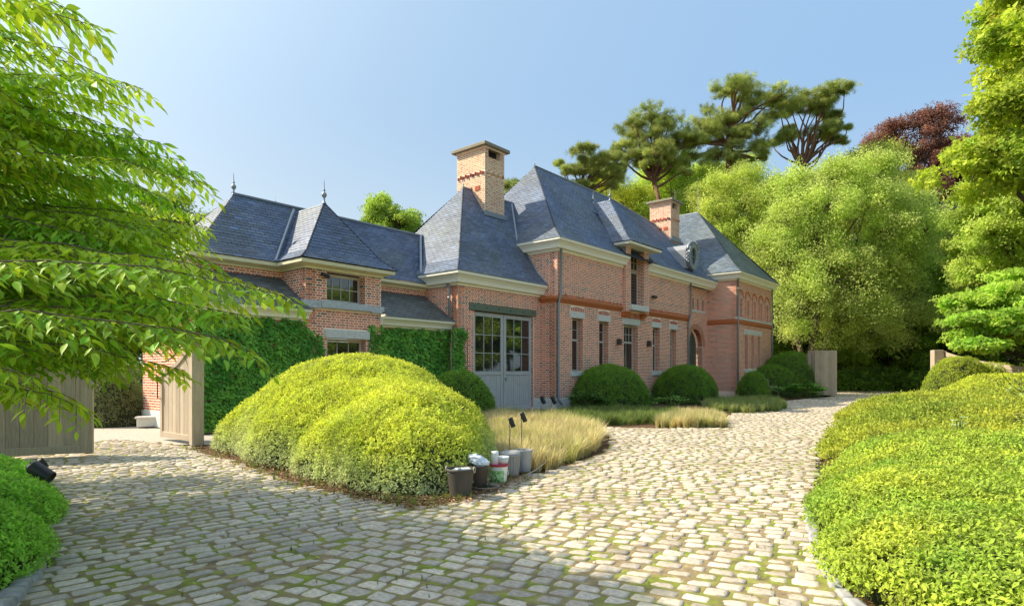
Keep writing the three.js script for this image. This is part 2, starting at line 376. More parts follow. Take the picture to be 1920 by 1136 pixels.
// one wall: mortar mesh with its bricks as children
function wall(O, U, N, w, v0, v1, holes = [], opt = {}) {
  const m = mesh('wall', wallBody(O, U, N, w, v0, v1, holes.filter((h) => h.v0 < v1 && h.v1 > v0), opt.thick), M.mortar, house);
  const items = [];
  layBricks(items, O, U, N, w, opt.b0 ?? v0, opt.b1 ?? v1, holeSpans([...holes, ...(opt.masks ?? [])]), opt);
  for (const h of holes) if (h.reveal) {                               // brick jambs: the one facing back along U is seen
    layBricks(items, O.clone().addScaledVector(U, h.u1 - 0.004).addScaledVector(N, -h.reveal), N, U.clone().negate(), h.reveal, Math.max(h.v0, v0), Math.min(h.v1, v1), null, { ...opt, skip: null });
    layBricks(items, O.clone().addScaledVector(U, h.u0 + 0.004).addScaledVector(N, -0.0), N.clone().negate(), U, h.reveal, Math.max(h.v0, v0), Math.min(h.v1, v1), null, { ...opt, skip: null });
  }
  if (opt.near) pieces('brick', 'bricks', [brickGeo], M.brick, items, m, opt.near, eye);
  else if (items.length) inst('bricks', brickGeo, M.brick, items, m);
  return m;
}
// swept moulding: profile [[out, y], ...] along a path [[x, z], ...]
function sweep(profile, path, ends = true) {
  const b = new MB(), n = path.length, rings = [];
  const out = (i) => { const [a, c] = [path[i], path[i + 1]], l = Math.hypot(c[0] - a[0], c[1] - a[1]); return [-(c[1] - a[1]) / l, (c[0] - a[0]) / l]; };
  for (let i = 0; i < n; i++) {
    let o;
    if (i === 0) o = out(0); else if (i === n - 1) o = out(n - 2); else { const p = out(i - 1), q = out(i), k = 1 / (1 + p[0] * q[0] + p[1] * q[1]); o = [(p[0] + q[0]) * k, (p[1] + q[1]) * k]; }
    rings.push(profile.map(([d, y]) => [path[i][0] + o[0] * d, y, path[i][1] + o[1] * d]));
  }
  for (let i = 0; i + 1 < n; i++) for (let k = 0; k + 1 < profile.length; k++) b.quad(rings[i][k], rings[i + 1][k], rings[i + 1][k + 1], rings[i][k + 1]);
  if (ends) for (const r of [rings[0], rings[n - 1]]) for (let k = 1; k + 1 < r.length; k++) b.tri(r[0], r[k], r[k + 1]);
  return b.build();
}
const cyma = (y, h, o) => [[-0.02, y], [0.05, y], [0.06, y + h * 0.16], [0.10, y + h * 0.2], [o * 0.52, y + h * 0.22], [o * 0.55, y + h * 0.34], [o * 0.62, y + h * 0.5], [o * 0.78, y + h * 0.68], [o * 0.93, y + h * 0.78], [o * 0.97, y + h * 0.82], [o, y + h * 0.83], [o, y + h], [-0.02, y + h]];
function cornice(y, h, o, path) { mesh('cornice', sweep(cyma(y, h, o), path), M.cream, house); mesh('gutter_edge', sweep([[o - 0.04, y + h + 0.002], [o + 0.022, y + h + 0.002], [o + 0.022, y + h + 0.026], [o - 0.04, y + h + 0.026]], path), M.zinc, house); }
// ---- slate roofs
const slateGeo = (() => { const b = new MB(); b.cbox(-0.5, 0.5, 0, 1, -0.5, 0.5, 0.0); const g = new THREE.BoxGeometry(1, 1, 1); g.translate(0, 0.5, 0); return g; })();
const SW = 0.27, SE = 0.128;
// face given by its corners bottom-left, bottom-right, top-right, top-left seen from outside
function slates(items, bl, br, tr, tl, opt = {}) {
  const N = br.clone().sub(bl).cross(tl.clone().add(tr).multiplyScalar(0.5).sub(bl)).normalize(), U0 = br.clone().sub(bl).normalize();
  const h = tl.clone().add(tr).multiplyScalar(0.5).sub(bl.clone().add(br).multiplyScalar(0.5)); const slope = h.clone().addScaledVector(U0, -h.dot(U0)).length();
  const rows = Math.max(1, Math.round(slope / SE)), e = slope / rows;
  const tone = opt.tone ?? [0.095, 0.135, 0.215];
  for (let r = 0; r < rows; r++) {
    const v = r / rows, L = bl.clone().lerp(tl, v), R2 = br.clone().lerp(tr, v), w = R2.clone().sub(L), len = w.length(); if (len < 0.05) continue;
    const U = w.clone().normalize(), Y = N.clone().cross(U).normalize(), tiltQ = new THREE.Quaternion().setFromAxisAngle(V(1, 0, 0), -0.055);
    const q = new THREE.Quaternion().setFromRotationMatrix(new THREE.Matrix4().makeBasis(U, Y, N)).multiply(tiltQ);
    const base = L.dot(U0), vn = (r + 0.9) / rows, Ln = bl.clone().lerp(tl, vn), Rn = br.clone().lerp(tr, vn), l0 = Math.max(0, Ln.sub(L).dot(U) * 0.6), l1 = len - Math.max(0, -Rn.sub(R2).dot(U) * 0.6);
    let t = -(((base % SW) + SW) % SW) - (r % 2 ? SW / 2 : 0);
    for (; t < len; t += SW) {
      const a = Math.max(t, l0), b = Math.min(t + SW, l1); if (b - a < 0.03) continue;
      const p = L.clone().addScaledVector(U, (a + b) / 2).addScaledVector(N, 0.012).addScaledVector(Y, rr(-0.005, 0.005));
      if (opt.skip && opt.skip(p)) continue;
      const k = rr(0.76, 1.2) * (1 + 0.45 * fbm(p.x * 0.7, p.y * 0.7, p.z * 0.7));
      const qq = q.clone().multiply(new THREE.Quaternion().setFromEuler(new THREE.Euler(rr(-0.012, 0.012), rr(-0.012, 0.012), rr(-0.014, 0.014))));
      items.push({ m: new THREE.Matrix4().compose(p, qq, V(b - a - 0.012, e * 0.93, 0.016)), c: rand() < 0.05 ? tint(tone, k * 1.35) : tint(mixc(tone, [0.125, 0.145, 0.145], clamp(0.25 + 1.3 * fbm(p.x * 0.5 + 5, p.y * 0.6, p.z * 0.5), 0, 0.6)), k) });
    }
  }
}
const P3 = (p) => V(p[0], p[1], p[2]);
function roofPart(faces, near = 0, opt = {}) {                         // faces: [[bl, br, tr, tl], laid?]
  const b = new MB(), items = [];
  for (const [f, laid, o] of faces) {
    b.quad(...f);
    if (laid !== false) slates(items, ...f.map(P3), { ...opt, ...o });
  }
  const m = mesh('roof', b.build(), M.slateBase, house);
  if (near) pieces('slate', 'slates', [slateGeo], M.slate, items, m, near, eye); else inst('slates', slateGeo, M.slate, items, m);
  return m;
}
// hip roof with bell-cast eaves: bottom corner, flare, apex
const mid = (a, b, t) => [lerp(a[0], b[0], t), lerp(a[1], b[1], t), lerp(a[2], b[2], t)];
const flared = (bl, br, tr, tl, t = 0.16, drop = 0.16) => { const l = mid(bl, tl, t), r = mid(br, tr, t); l[1] -= drop; r[1] -= drop; return [[bl, br, r, l], [l, r, tr, tl]]; };
function ridge(parent, pts, r = 0.055, mat = M.zinc) { const b = new MB(); b.tube(pts.map(P3), r, r, 8); return mesh('ridge', b.build(true), mat, parent); }
function finial(parent, p, s, ball = true) {
  const pr = ball ? [[0.10, 0], [0.09, 0.05], [0.045, 0.12], [0.04, 0.26], [0.06, 0.28], [0.10, 0.33], [0.115, 0.40], [0.10, 0.46], [0.05, 0.51], [0.035, 0.55], [0.055, 0.58], [0.05, 0.62], [0.022, 0.68], [0.012, 1.0], [0.0, 1.1]] : [[0.05, 0], [0.03, 0.2], [0.07, 0.3], [0.03, 0.4], [0.012, 0.5], [0.0, 1.0]];
  const g = new THREE.LatheGeometry(pr.map(([a, b]) => new THREE.Vector2(a * s, b * s)), 12); g.translate(...p); return mesh('finial', g, M.zinc, parent);
}
function downpipe(pts, r = 0.05, mat = M.zinc) {
  const b = new MB(); b.tube(pts.map(P3), r, r, 10);
  for (let i = 0; i + 1 < pts.length; i++) { const [a, c] = [pts[i], pts[i + 1]], L = Math.abs(c[1] - a[1]); if (L > 1) for (let k = 0.25; k < 1; k += 1.4 / L) { const p = mid(a, c, k); b.tube([V(p[0], p[1] - 0.02, p[2]), V(p[0], p[1] + 0.02, p[2])], r + 0.012, r + 0.012, 10); } }
  mesh('downpipe', b.build(true), mat, house);
}
const HOUSE_DARK = (c, head, u) => head && (c % 26 < 1 || c % 26 === 3);

// ---- left wing: lower walls, clerestory, pent roofs
wall(V(6.8, 0, -16.2), X, Z, 2.94, 0, 3.1, [], { b0: 1.6 });
wall(V(12.47, 0, -16.2), X, Z, 3.13, 0, 3.1, [], { b0: 1.6 });
wall(V(6.8, 0, -20.2), Z, NX, 4.0, 0, 3.1, [], { b0: 0.45, thick: 0.3 });
mesh('plinth', new MB().box(6.76, 6.8, 0, 0.45, -20.2, -16.2).build(), M.stone, house);
wall(V(7.25, 0, -17.5), X, Z, 8.35, 4.2, 4.75, [], { near: 0, masks: [{ u0: 2.5, u1: 5.2, v0: 0, v1: 9 }], pal: PAL.red });
wall(V(7.25, 0, -20.4), Z, NX, 2.9, 4.2, 4.75);
{
  const holes = [{ u0: 0.71, u1: 2.11, v0: 3.5, v1: 4.66, reveal: 0.3 }, { u0: 0.72, u1: 2.15, v0: 0.9, v1: 2.62, reveal: 0.25 }];
  wall(V(9.74, 0, -16.12), X, Z, 2.73, 0, 4.68, holes, { near: 300, b0: 1.4, masks: [{ u0: 0, u1: 2.73, v0: 3.46, v1: 3.7 }, { u0: 0.6, u1: 2.25, v0: 2.6, v1: 2.88 }], dark: (c, h, u) => (u < 0.7 || u > 2.1) && (c % 4 === 0) && c > 49 && (u + c * 0.11) % 0.33 < 0.14 });
  wall(V(9.74, 0, -17.5), Z, NX, 1.38, 3.0, 4.68, [], { dark: (c, h, u) => h && c % 4 === 0 });
  mesh('bay_cheek', new MB().box(12.15, 12.465, 0, 4.68, -17.5, -16.45).build(), M.mortar, house);
}
const lowerCornice = (path) => cornice(3.06, 0.32, 0.36, path);
lowerCornice([[6.8, -20.2], [6.8, -16.2], [9.78, -16.2]]);
lowerCornice([[12.43, -16.2], [15.75, -16.2]]);
const eaveBoard = [[-0.02, 4.64], [0.05, 4.64], [0.07, 4.7], [0.30, 4.74], [0.33, 4.76], [0.33, 4.86], [-0.02, 4.86]];
mesh('cornice', sweep(eaveBoard, [[7.25, -20.4], [7.25, -17.5], [9.74, -17.5], [9.74, -16.12], [12.47, -16.12], [12.47, -17.5], [15.6, -17.5]]), std(0.80, 0.75, 0.50, 0.55), house);
roofPart([
  [[[6.42, 3.40, -15.82], [9.74, 3.40, -15.82], [9.74, 4.45, -17.5], [7.25, 4.45, -17.5]]],
  [[[12.47, 3.40, -15.82], [15.6, 3.40, -15.82], [15.6, 4.45, -17.5], [12.47, 4.45, -17.5]]],
  [[[6.42, 3.40, -20.2], [6.42, 3.40, -15.82], [7.25, 4.45, -17.5], [7.25, 4.45, -20.2]]],
], 0, { tone: [0.10, 0.115, 0.11] });
{
  const [e0, e1] = flared([6.9, 4.87, -17.14], [16.0, 4.87, -17.14], [17.3, 7.12, -18.95], [8.95, 7.12, -18.95], 0.2, 0.12);
  const [l0, l1] = flared([6.9, 4.87, -20.76], [6.9, 4.87, -17.14], [8.95, 7.12, -18.95], [8.95, 7.12, -18.95], 0.2, 0.12);
  const back = [[16, 4.87, -20.76], [6.9, 4.87, -20.76], [8.95, 7.12, -18.95], [17.3, 7.12, -18.95]];
  
  const roof = roofPart([[e0], [e1], [l0], [l1], [back, false]], 300);
  ridge(roof, [[8.9, 7.16, -18.95], [17.3, 7.16, -18.95]]);
  finial(roof, [8.95, 7.12, -18.95], 0.66);
  finial(roof, [10.35, 7.12, -18.95], 0.3, false);
  const A = [11.1, 7.02, -17.28], B = [11.1, 7.02, -18.9];
  const F = flared([9.38, 4.88, -15.74], [12.83, 4.88, -15.74], A, A, 0.22, 0.17), Lf = flared([9.38, 4.88, -17.4], [9.38, 4.88, -15.74], A, [11.1, 7.02, -18.8], 0.22, 0.17), Rt = flared([12.83, 4.88, -15.74], [12.83, 4.88, -17.4], [11.1, 7.02, -18.8], A, 0.22, 0.17);
  const bayRoof = roofPart([...F, ...Lf, ...Rt].map((f) => [f]));
  finial(bayRoof, [11.1, 7.0, -17.28], 0.74);
  mesh('flashing', new MB().tube([V(8.95 + 0.42, 4.9, -17.16), V(10.95, 7.05, -18.86)], 0.05, 0.05, 6).build(), M.zinc, bayRoof);
  for (const x of [9.37, 12.84]) mesh('hip_edge', new MB().tube([V(x, 4.89, -15.73), V(lerp(x, 11.1, 0.22), 5.19, -16.08), V(11.1, 7.04, -17.28)], 0.022, 0.022, 6).build(), M.slateBase, bayRoof);
}
// ---- windows
function win(name, x0, x1, y0, y1, z, o = {}) {                        // in a front-facing plane at z
  const w = group(name, house), f = o.f ?? 0.07, mat = o.mat ?? M.winWood, fr = new MB(), t = 0.06;
  fr.cbox(x0, x0 + f, y0, y1, z - t, z).cbox(x1 - f, x1, y0, y1, z - t, z).cbox(x0 + f, x1 - f, y1 - f, y1, z - t, z).cbox(x0 + f, x1 - f, y0, y0 + f, z - t, z);
  const rows = [];
  for (const [a, b] of o.bands ?? [[y0, y1]]) rows.push([a, b]);
  for (let i = 0; i + 1 < rows.length; i++) fr.cbox(x0 + f, x1 - f, rows[i][1] - 0.045, rows[i][1] + 0.045, z - t, z + 0.006);
  mesh('frame', fr.build(), mat, w);
  const bars = new MB();
  let any = false;
  rows.forEach(([a, b], i) => {
    const A = a + (i ? 0.045 : f), B = b - (i < rows.length - 1 ? 0.045 : f), [nc, nr] = (o.grid ?? [[1, 1]])[i] ?? [1, 1], X0 = x0 + f, X1 = x1 - f, cw = (X1 - X0) / nc, ch = (B - A) / nr, g = 0.013;
    for (let c = 1; c < nc; c++) { bars.cbox(X0 + c * cw - g, X0 + c * cw + g, A, B, z - 0.036, z - 0.006, 0.004); any = true; }
    for (let r = 1; r < nr; r++) { bars.cbox(X0, X1, A + r * ch - g, A + r * ch + g, z - 0.034, z - 0.008, 0.004); any = true; }
    for (let c = 0; c < nc; c++) for (let r = 0; r < nr; r++) {
      const g2 = new THREE.PlaneGeometry(cw - g, ch - g); const p = mesh('pane', g2, M.glass, w); p.position.set(X0 + (c + 0.5) * cw, A + (r + 0.5) * ch, z - 0.03); p.rotation.set(rr(-0.006, 0.006), rr(-0.008, 0.008), 0);
    }
  });
  if (any) mesh('glazing_bar', bars.build(), mat, w);
  return w;
}
const box = (name, mat, parent, ...b) => mesh(name, new MB().cbox(...b).build(), mat, parent);
{
  const w1 = win('window', 10.43, 11.87, 3.72, 4.6, -16.42, { grid: [[4, 2]], f: 0.08 });
  box('sill', M.blueStone, w1, 10.2, 12.05, 3.5, 3.71, -16.45, -15.98, 0.012);
  box('stone_band', M.blueStone, house, 9.66, 10.22, 3.47, 3.7, -17.4, -16.03, 0.012);
  box('stone_band', M.blueStone, house, 12.03, 12.55, 3.47, 3.7, -17.4, -16.03, 0.012);
  const w2 = win('window', 10.47, 11.88, 0.9, 2.6, -16.35, { grid: [[3, 3]], f: 0.08 });
  box('lintel', M.stone, w2, 10.36, 12.0, 2.61, 2.87, -16.4, -16.06, 0.012);
}
// ---- garage block
wall(V(15.6, 0, -15.7), X, Z, 4.9, 0, 4.75, [{ u0: 0.83, u1: 4.43, v0: -1, v1: 3.88, reveal: 0.14 }], { b0: 0.4, masks: [{ u0: 0.57, u1: 4.6, v0: 3.88, v1: 4.16 }], dark: (c, h, u) => (h && (c === 55 || c === 54 && u > 9)) || (u < 0.6 && [42, 46, 50, 53].includes(c) && h) });
wall(V(15.6, 0, -21.2), Z, NX, 5.5, 0, 4.75, [], { b0: 3.0, skip: (u) => u < 3.4, dark: (c, h) => h && [42, 46, 50, 53].includes(c) });
box('plinth', M.stone, house, 20.02, 20.5, 0, 0.46, -15.72, -15.66, 0.01);
box('steel_lintel', M.steelGreen, house, 16.17, 20.2, 3.88, 4.15, -15.8, -15.655, 0.01);
mesh('bolt', merge([16.4, 17.1, 17.8, 18.5, 19.3, 19.95].map((x) => { const g = new THREE.SphereGeometry(0.025, 8, 6); g.translate(x, 4.02, -15.652); return g; })), M.black, house);
cornice(4.72, 0.46, 0.42, [[15.6, -21.2], [15.6, -15.7], [20.56, -15.7]]);
for (const [x0, x1, right] of [[16.45, 18.21, 0], [18.24, 20.01, 1]]) {     // the two glazed garage leaves
  const d = win('garage_door', x0, x1, 1.45, 3.84, -15.78, { grid: [[3, 3]], f: 0.15, mat: M.doorWood });
  box('frame', M.doorWood, d, x0, x0 + 0.15, 0.03, 1.449, -15.84, -15.78); box('frame', M.doorWood, d, x1 - 0.15, x1, 0.03, 1.449, -15.84, -15.78); box('frame', M.doorWood, d, x0 + 0.15, x1 - 0.15, 0.03, 0.2, -15.84, -15.78);
  const n = 12, w = (x1 - x0 - 0.3) / n;
  for (let i = 0; i < n; i++) box('board', M.doorWood, d, x0 + 0.15 + i * w + 0.004, x0 + 0.15 + (i + 1) * w - 0.004, 0.2, 1.449, -15.83, -15.80 + rr(-0.003, 0.003), 0.006);
  if (right) { const h = new MB(); h.tube([V(x0 + 0.07, 1.2, -15.72), V(x0 + 0.07, 1.36, -15.72)], 0.012, 0.012); h.box(x0 + 0.05, x0 + 0.09, 1.3, 1.32, -15.78, -15.72); mesh('handle', h.build(), M.black, d); }
  const hg = new MB(); for (const y of [0.4, 1.6, 3.4]) hg.cbox(right ? x1 - 0.02 : x0 - 0.02, right ? x1 + 0.02 : x0 + 0.02, y, y + 0.14, -15.79, -15.755); mesh('hinge', hg.build(), M.zinc, d);
}
mesh('interior', new MB().box(15.95, 20.3, 0, 4.6, -20.6, -20.5).box(15.95, 20.3, 4.6, 4.7, -20.6, -15.9).build(), M.dark, house);
{
  const apex = [18.5, 9.42, -18.3];
  const Fr = flared([15.16, 5.2, -15.26], [21.0, 5.2, -15.26], [23.0, 9.42, -18.3], apex, 0.17, 0.2), Lf = flared([15.16, 5.2, -21.34], [15.16, 5.2, -15.26], apex, apex, 0.17, 0.2);
  const inD = (p) => p.x > 20.52 && !(p.y > 7.06 && p.x < 20.2 + (p.y - 7.06) / 1.42 + 0.3);
  const roof = roofPart([[Fr[0], true, { skip: inD }], [Fr[1], true, { skip: inD }], [Lf[0]], [Lf[1]], [[[23, 5.2, -21.34], [15.16, 5.2, -21.34], apex, [23, 9.42, -18.3]], false]], 0, { tone: [0.105, 0.14, 0.205] });
  finial(roof, [18.5, 9.40, -18.3], 0.5, false);
  ridge(roof, [[18.5, 9.45, -18.3], [22.2, 9.45, -18.3]], 0.05);
  mesh('flashing', new MB().tube([V(20.12, 7.0, -16.62), V(21.7, 9.42, -18.3)], 0.06, 0.06, 6).build(), M.zinc, roof);
  mesh('flashing', new MB().tube([V(15.25, 5.22, -17.3), V(16.65, 7.15, -18.92)], 0.055, 0.055, 6).build(), M.zinc, roof);
  mesh('flashing', new MB().tube([V(20.47, 5.3, -15.35), V(20.47, 5.75, -15.8), V(20.47, 7.0, -16.58)], 0.05, 0.05, 6).build(), M.zinc, roof);
  mesh('hip_edge', new MB().tube([V(15.15, 5.21, -15.25), V(15.73, 5.72, -15.77), V(18.5, 9.44, -18.3)], 0.02, 0.02, 6).build(), M.slateBase, roof);
}
downpipe([[15.42, 4.8, -16.05], [15.5, 4.6, -16.05], [15.5, 3.42, -16.05]]);
// ---- chimneys
function chimney(x0, x1, z0, z1, y0, y1, pal, label) {
  const c = group('chimney', house); if (label) c.userData.label = label;
  mesh('stack', new MB().box(x0, x1, y0, y1, z0, z1 - 0.3).box(x0, x1, y0, y1 - 0.42, z1 - 0.3, z1).box(x0, x0 + 0.22, y1 - 0.42, y1, z1 - 0.3, z1).box(x1 - 0.22, x1, y1 - 0.42, y1, z1 - 0.3, z1).build(), M.mortar, c);
  mesh('flue_opening', new MB().box(x0 + 0.22, x1 - 0.22, y1 - 0.42, y1, z1 - 0.29, z1 - 0.285).build(), M.dark, c);
  const items = [], band = y1 - 1.1;
  const skip = (u, v) => Math.abs(v - band) < 0.1;
  layBricks(items, V(x0, 0, z1), X, Z, x1 - x0, y0, y1, (v) => v > y1 - 0.42 ? [[0.22, x1 - x0 - 0.22]] : [], { pal, skip });
  layBricks(items, V(x0, 0, z0), Z, NX, z1 - z0, y0, y1, null, { pal, skip });
  layBricks(items, V(x1, 0, z1), Z.clone().negate(), X, z1 - z0, y0, y1, null, { pal });
  const side = (z1 - z0) * 0.5;                                        // saw-tooth band and the slot ornament on the left face
  for (let k = 0; k < 11; k++) items.push({ m: new THREE.Matrix4().compose(V(x0 - 0.012, band + (k % 2 ? 0.025 : -0.02), lerp(z0 + 0.1, z1 - 0.1, k / 10)), new THREE.Quaternion().setFromEuler(new THREE.Euler(0, 0.7, 0)), V(0.09, 0.12, 0.09)), c: PAL.red() });
  for (let k = 0; k < 8; k++) items.push({ m: new THREE.Matrix4().compose(V(lerp(x0 + 0.1, x1 - 0.1, k / 7), band + (k % 2 ? 0.025 : -0.02), z1 + 0.012), new THREE.Quaternion().setFromEuler(new THREE.Euler(0, 0.7, 0)), V(0.09, 0.12, 0.09)), c: pal() });
  for (const s of [0.4, 0.68]) for (let k = 0; k < 4; k++) items.push({ m: new THREE.Matrix4().compose(V(x0 - 0.008, band - 0.62, lerp(z0, z1, s) + k * 0.07), new THREE.Quaternion(), V(0.035, 0.2, 0.055)), c: tint([0.55, 0.13, 0.06], rr(0.8, 1.1)) });
  inst('bricks', brickGeo, M.brick, items, c);
  mesh('corbel', sweep([[0, y1 - 0.06], [0.05, y1 - 0.055], [0.06, y1 - 0.005], [0, y1 - 0.005]], [[x0, z0], [x0, z1], [x1, z1], [x1, z0], [x0, z0]]), M.mortar, c);
  mesh('chimney_cap', new MB().cbox(x0 - 0.19, x1 + 0.19, y1, y1 + 0.15, z0 - 0.19, z1 + 0.19, 0.02).build(), std(0.33, 0.29, 0.21, 0.9, { map: T.mottle }), c);
  return c;
}
chimney(19.0, 20.26, -19.17, -17.5, 7.4, 11.17, PAL.buff, 'buff brick chimney stack');
mesh('flashing', new MB().cbox(18.93, 20.34, 8.22, 8.42, -17.5, -17.42).build(), M.zinc, house);
chimney(35.75, 37.0, -18.45, -17.0, 9.2, 12.35, PAL.tan);
mesh('flashing', new MB().cbox(35.7, 37.06, 9.85, 10.15, -17.0, -16.93).build(), M.zinc, house);

// ---- main block: lower front, upper front, left return
const DW = [[21.72, 22.58], [23.92, 24.76], [29.2, 30.02], [31.28, 32.06]];
{
  const holes = DW.map(([a, b]) => ({ u0: a - 20.5, u1: b - 20.5, v0: 1.58, v1: 3.92, reveal: 0.3 }));
  holes.push({ u0: 5.68, u1: 7.1, v0: -1, v1: 3.9, reveal: 0.3 });
  const masks = [...DW.map(([a, b]) => ({ u0: a - 20.5 - 0.14, u1: b - 20.5 + 0.14, v0: 3.9, v1: 4.19 })), { u0: 5.5, u1: 7.3, v0: 3.88, v1: 4.22 }, ...DW.map(([a, b]) => ({ u0: a - 20.6, u1: b - 20.4, v0: 1.37, v1: 1.59 })), ...DW.map(([a, b]) => ({ u0: a - 20.5 - 0.1, u1: b - 20.5 + 0.1, v0: 4.19, v1: 4.41 }))];
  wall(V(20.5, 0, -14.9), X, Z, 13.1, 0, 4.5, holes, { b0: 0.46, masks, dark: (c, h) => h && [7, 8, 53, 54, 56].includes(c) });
  const head = [];
  for (const [a, b] of DW) for (let k = 0; k < 8; k++) { const t = k / 7 - 0.5, h = 0.2 - Math.abs(t) * 0.1; head.push({ m: new THREE.Matrix4().compose(V(lerp(a - 0.02, b + 0.02, k / 7), 4.2 + h / 2, -14.895), new THREE.Quaternion().setFromAxisAngle(Z, -t * 0.35), V(0.075, h, 0.03)), c: tint([0.52, 0.2, 0.14], rr(0.85, 1.15)) }); }
  inst('arch_bricks', brickGeo, M.brick, head, house);
  wall(V(20.5, 0, -14.8), X, Z, 13.1, 4.72, 6.62, [{ u0: 5.4, u1: 7.65, v0: 4.6, v1: 7 }], { dark: (c, h) => h && [64, 67, 68, 83].includes(c) });
  wall(V(20.5, 0, -21.2), Z, NX, 6.3, 0, 6.62, [], { b0: 0.46, skip: (u, v) => !(u > 2.6 && v > 4.7) && u < 5.4, dark: (c, h) => h && [7, 53, 56, 64, 80, 82].includes(c) });
  mesh('plinth', sweep([[0, 0], [0.025, 0], [0.025, 0.44], [0, 0.46]], [[20.5, -15.66], [20.5, -14.9], [26.1, -14.9]]), M.stone, house);
  mesh('plinth', sweep([[0, 0], [0.025, 0], [0.025, 0.44], [0, 0.46]], [[27.65, -14.9], [33.6, -14.9]]), M.stone, house);
  { const it = []; layBricks(it, V(20.497, 0, -14.9), Z, NX, 0.1, 4.75, 6.6, null); inst('corner_bricks', brickGeo, M.brick, it, house); }
  const beltP = [[-0.02, 4.46], [0.02, 4.46], [0.025, 4.53], [0.06, 4.54], [0.065, 4.61], [0.12, 4.62], [0.125, 4.70], [0.10, 4.74], [-0.02, 4.74]];
  for (const p of [[[20.5, -15.66], [20.5, -14.9], [25.86, -14.9]], [[28.19, -14.9], [33.6, -14.9]]]) mesh('brick_belt', sweep(beltP, p), std(0.60, 0.19, 0.065, 0.85, { map: T.mottle }), house);
  const dent = []; for (let x = 20.56; x < 33.5; x += 0.118) if (x < 25.8 || x > 28.25) dent.push({ m: new THREE.Matrix4().compose(V(x, 4.785, -14.792), new THREE.Quaternion(), V(0.055, 0.07, 0.05)), c: PAL.red() });
  inst('belt_bricks', brickGeo, M.brick, dent, house);
}
for (const [a, b] of DW) {
  const w = win('window', a, b, 1.6, 3.9, -15.18, { bands: [[1.6, 2.97], [2.97, 3.9]], grid: [[1, 1], [2, 2]], f: 0.06 });
  box('lintel', M.stone, w, a - 0.13, b + 0.13, 3.91, 4.18, -15.2, -14.87, 0.01);
  box('sill', M.stone, w, a - 0.08, b + 0.08, 1.38, 1.585, -15.2, -14.84, 0.012);
  const c = new MB(); c.quad([a + 0.07, 1.7, -15.24], [a + 0.35, 1.7, -15.24], [a + 0.22, 2.9, -15.24], [a + 0.07, 2.9, -15.24]);
}
{
  const d = win('door', 26.2, 27.58, 0.05, 3.88, -15.18, { bands: [[0.05, 3.03], [3.03, 3.88]], grid: [[2, 1], [4, 2]], f: 0.09 });
  box('lintel', M.stone, d, 26.0, 27.78, 3.89, 4.2, -15.2, -14.86, 0.01);
}
mesh('interior', new MB().box(20.9, 33.4, 0, 6.6, -16.4, -16.3).box(20.9, 33.4, 4.4, 4.5, -16.3, -15.3).build(), M.dark, house);
cornice(6.6, 0.46, 0.42, [[20.5, -21.2], [20.5, -14.8], [25.9, -14.8]]);
cornice(6.6, 0.46, 0.42, [[28.15, -14.8], [36.88, -14.8]]);
{
  const r0 = 20.08, zf = -14.38, y0 = 7.08, A = [23.2, 11.5, -18.1];
  const La = flared([r0, y0, -21.8], [r0, y0, zf], A, A, 0.14, 0.16), Fa = flared([r0, y0, zf], [30.3, y0, zf], [30.3, 11.45, -18.1], A, 0.14, 0.16), Fb = flared([30.3, y0, zf], [38.5, y0, zf], [38.5, 10.75, -18.1], [30.3, 11.45, -18.1], 0.14, 0.16);
  const dorm = (p) => p.x > 25.95 && p.x < 28.1 && p.y < 9.6 || p.x > 25.5 && p.x < 28.5 && p.y < 7.4;
  const roof = roofPart([[La[0]], [La[1]], [Fa[0], true, { skip: dorm }], [Fa[1], true, { skip: dorm }], [Fb[0]], [Fb[1]], [[[38.5, y0, -21.8], [r0, y0, -21.8], A, [38.5, 10.75, -18.1]], false]]);
  ridge(roof, [[23.2, 11.53, -18.1], [30.3, 11.48, -18.1], [38.5, 10.78, -18.1]], 0.05);
  finial(roof, [23.2, 11.48, -18.1], 0.5, false);
  mesh('hip_edge', new MB().tube([V(r0, y0 + 0.01, zf), V(r0 + 0.437, 7.55, -14.9), V(23.2, 11.52, -18.1)], 0.022, 0.022, 6).build(), M.slateBase, roof);
}
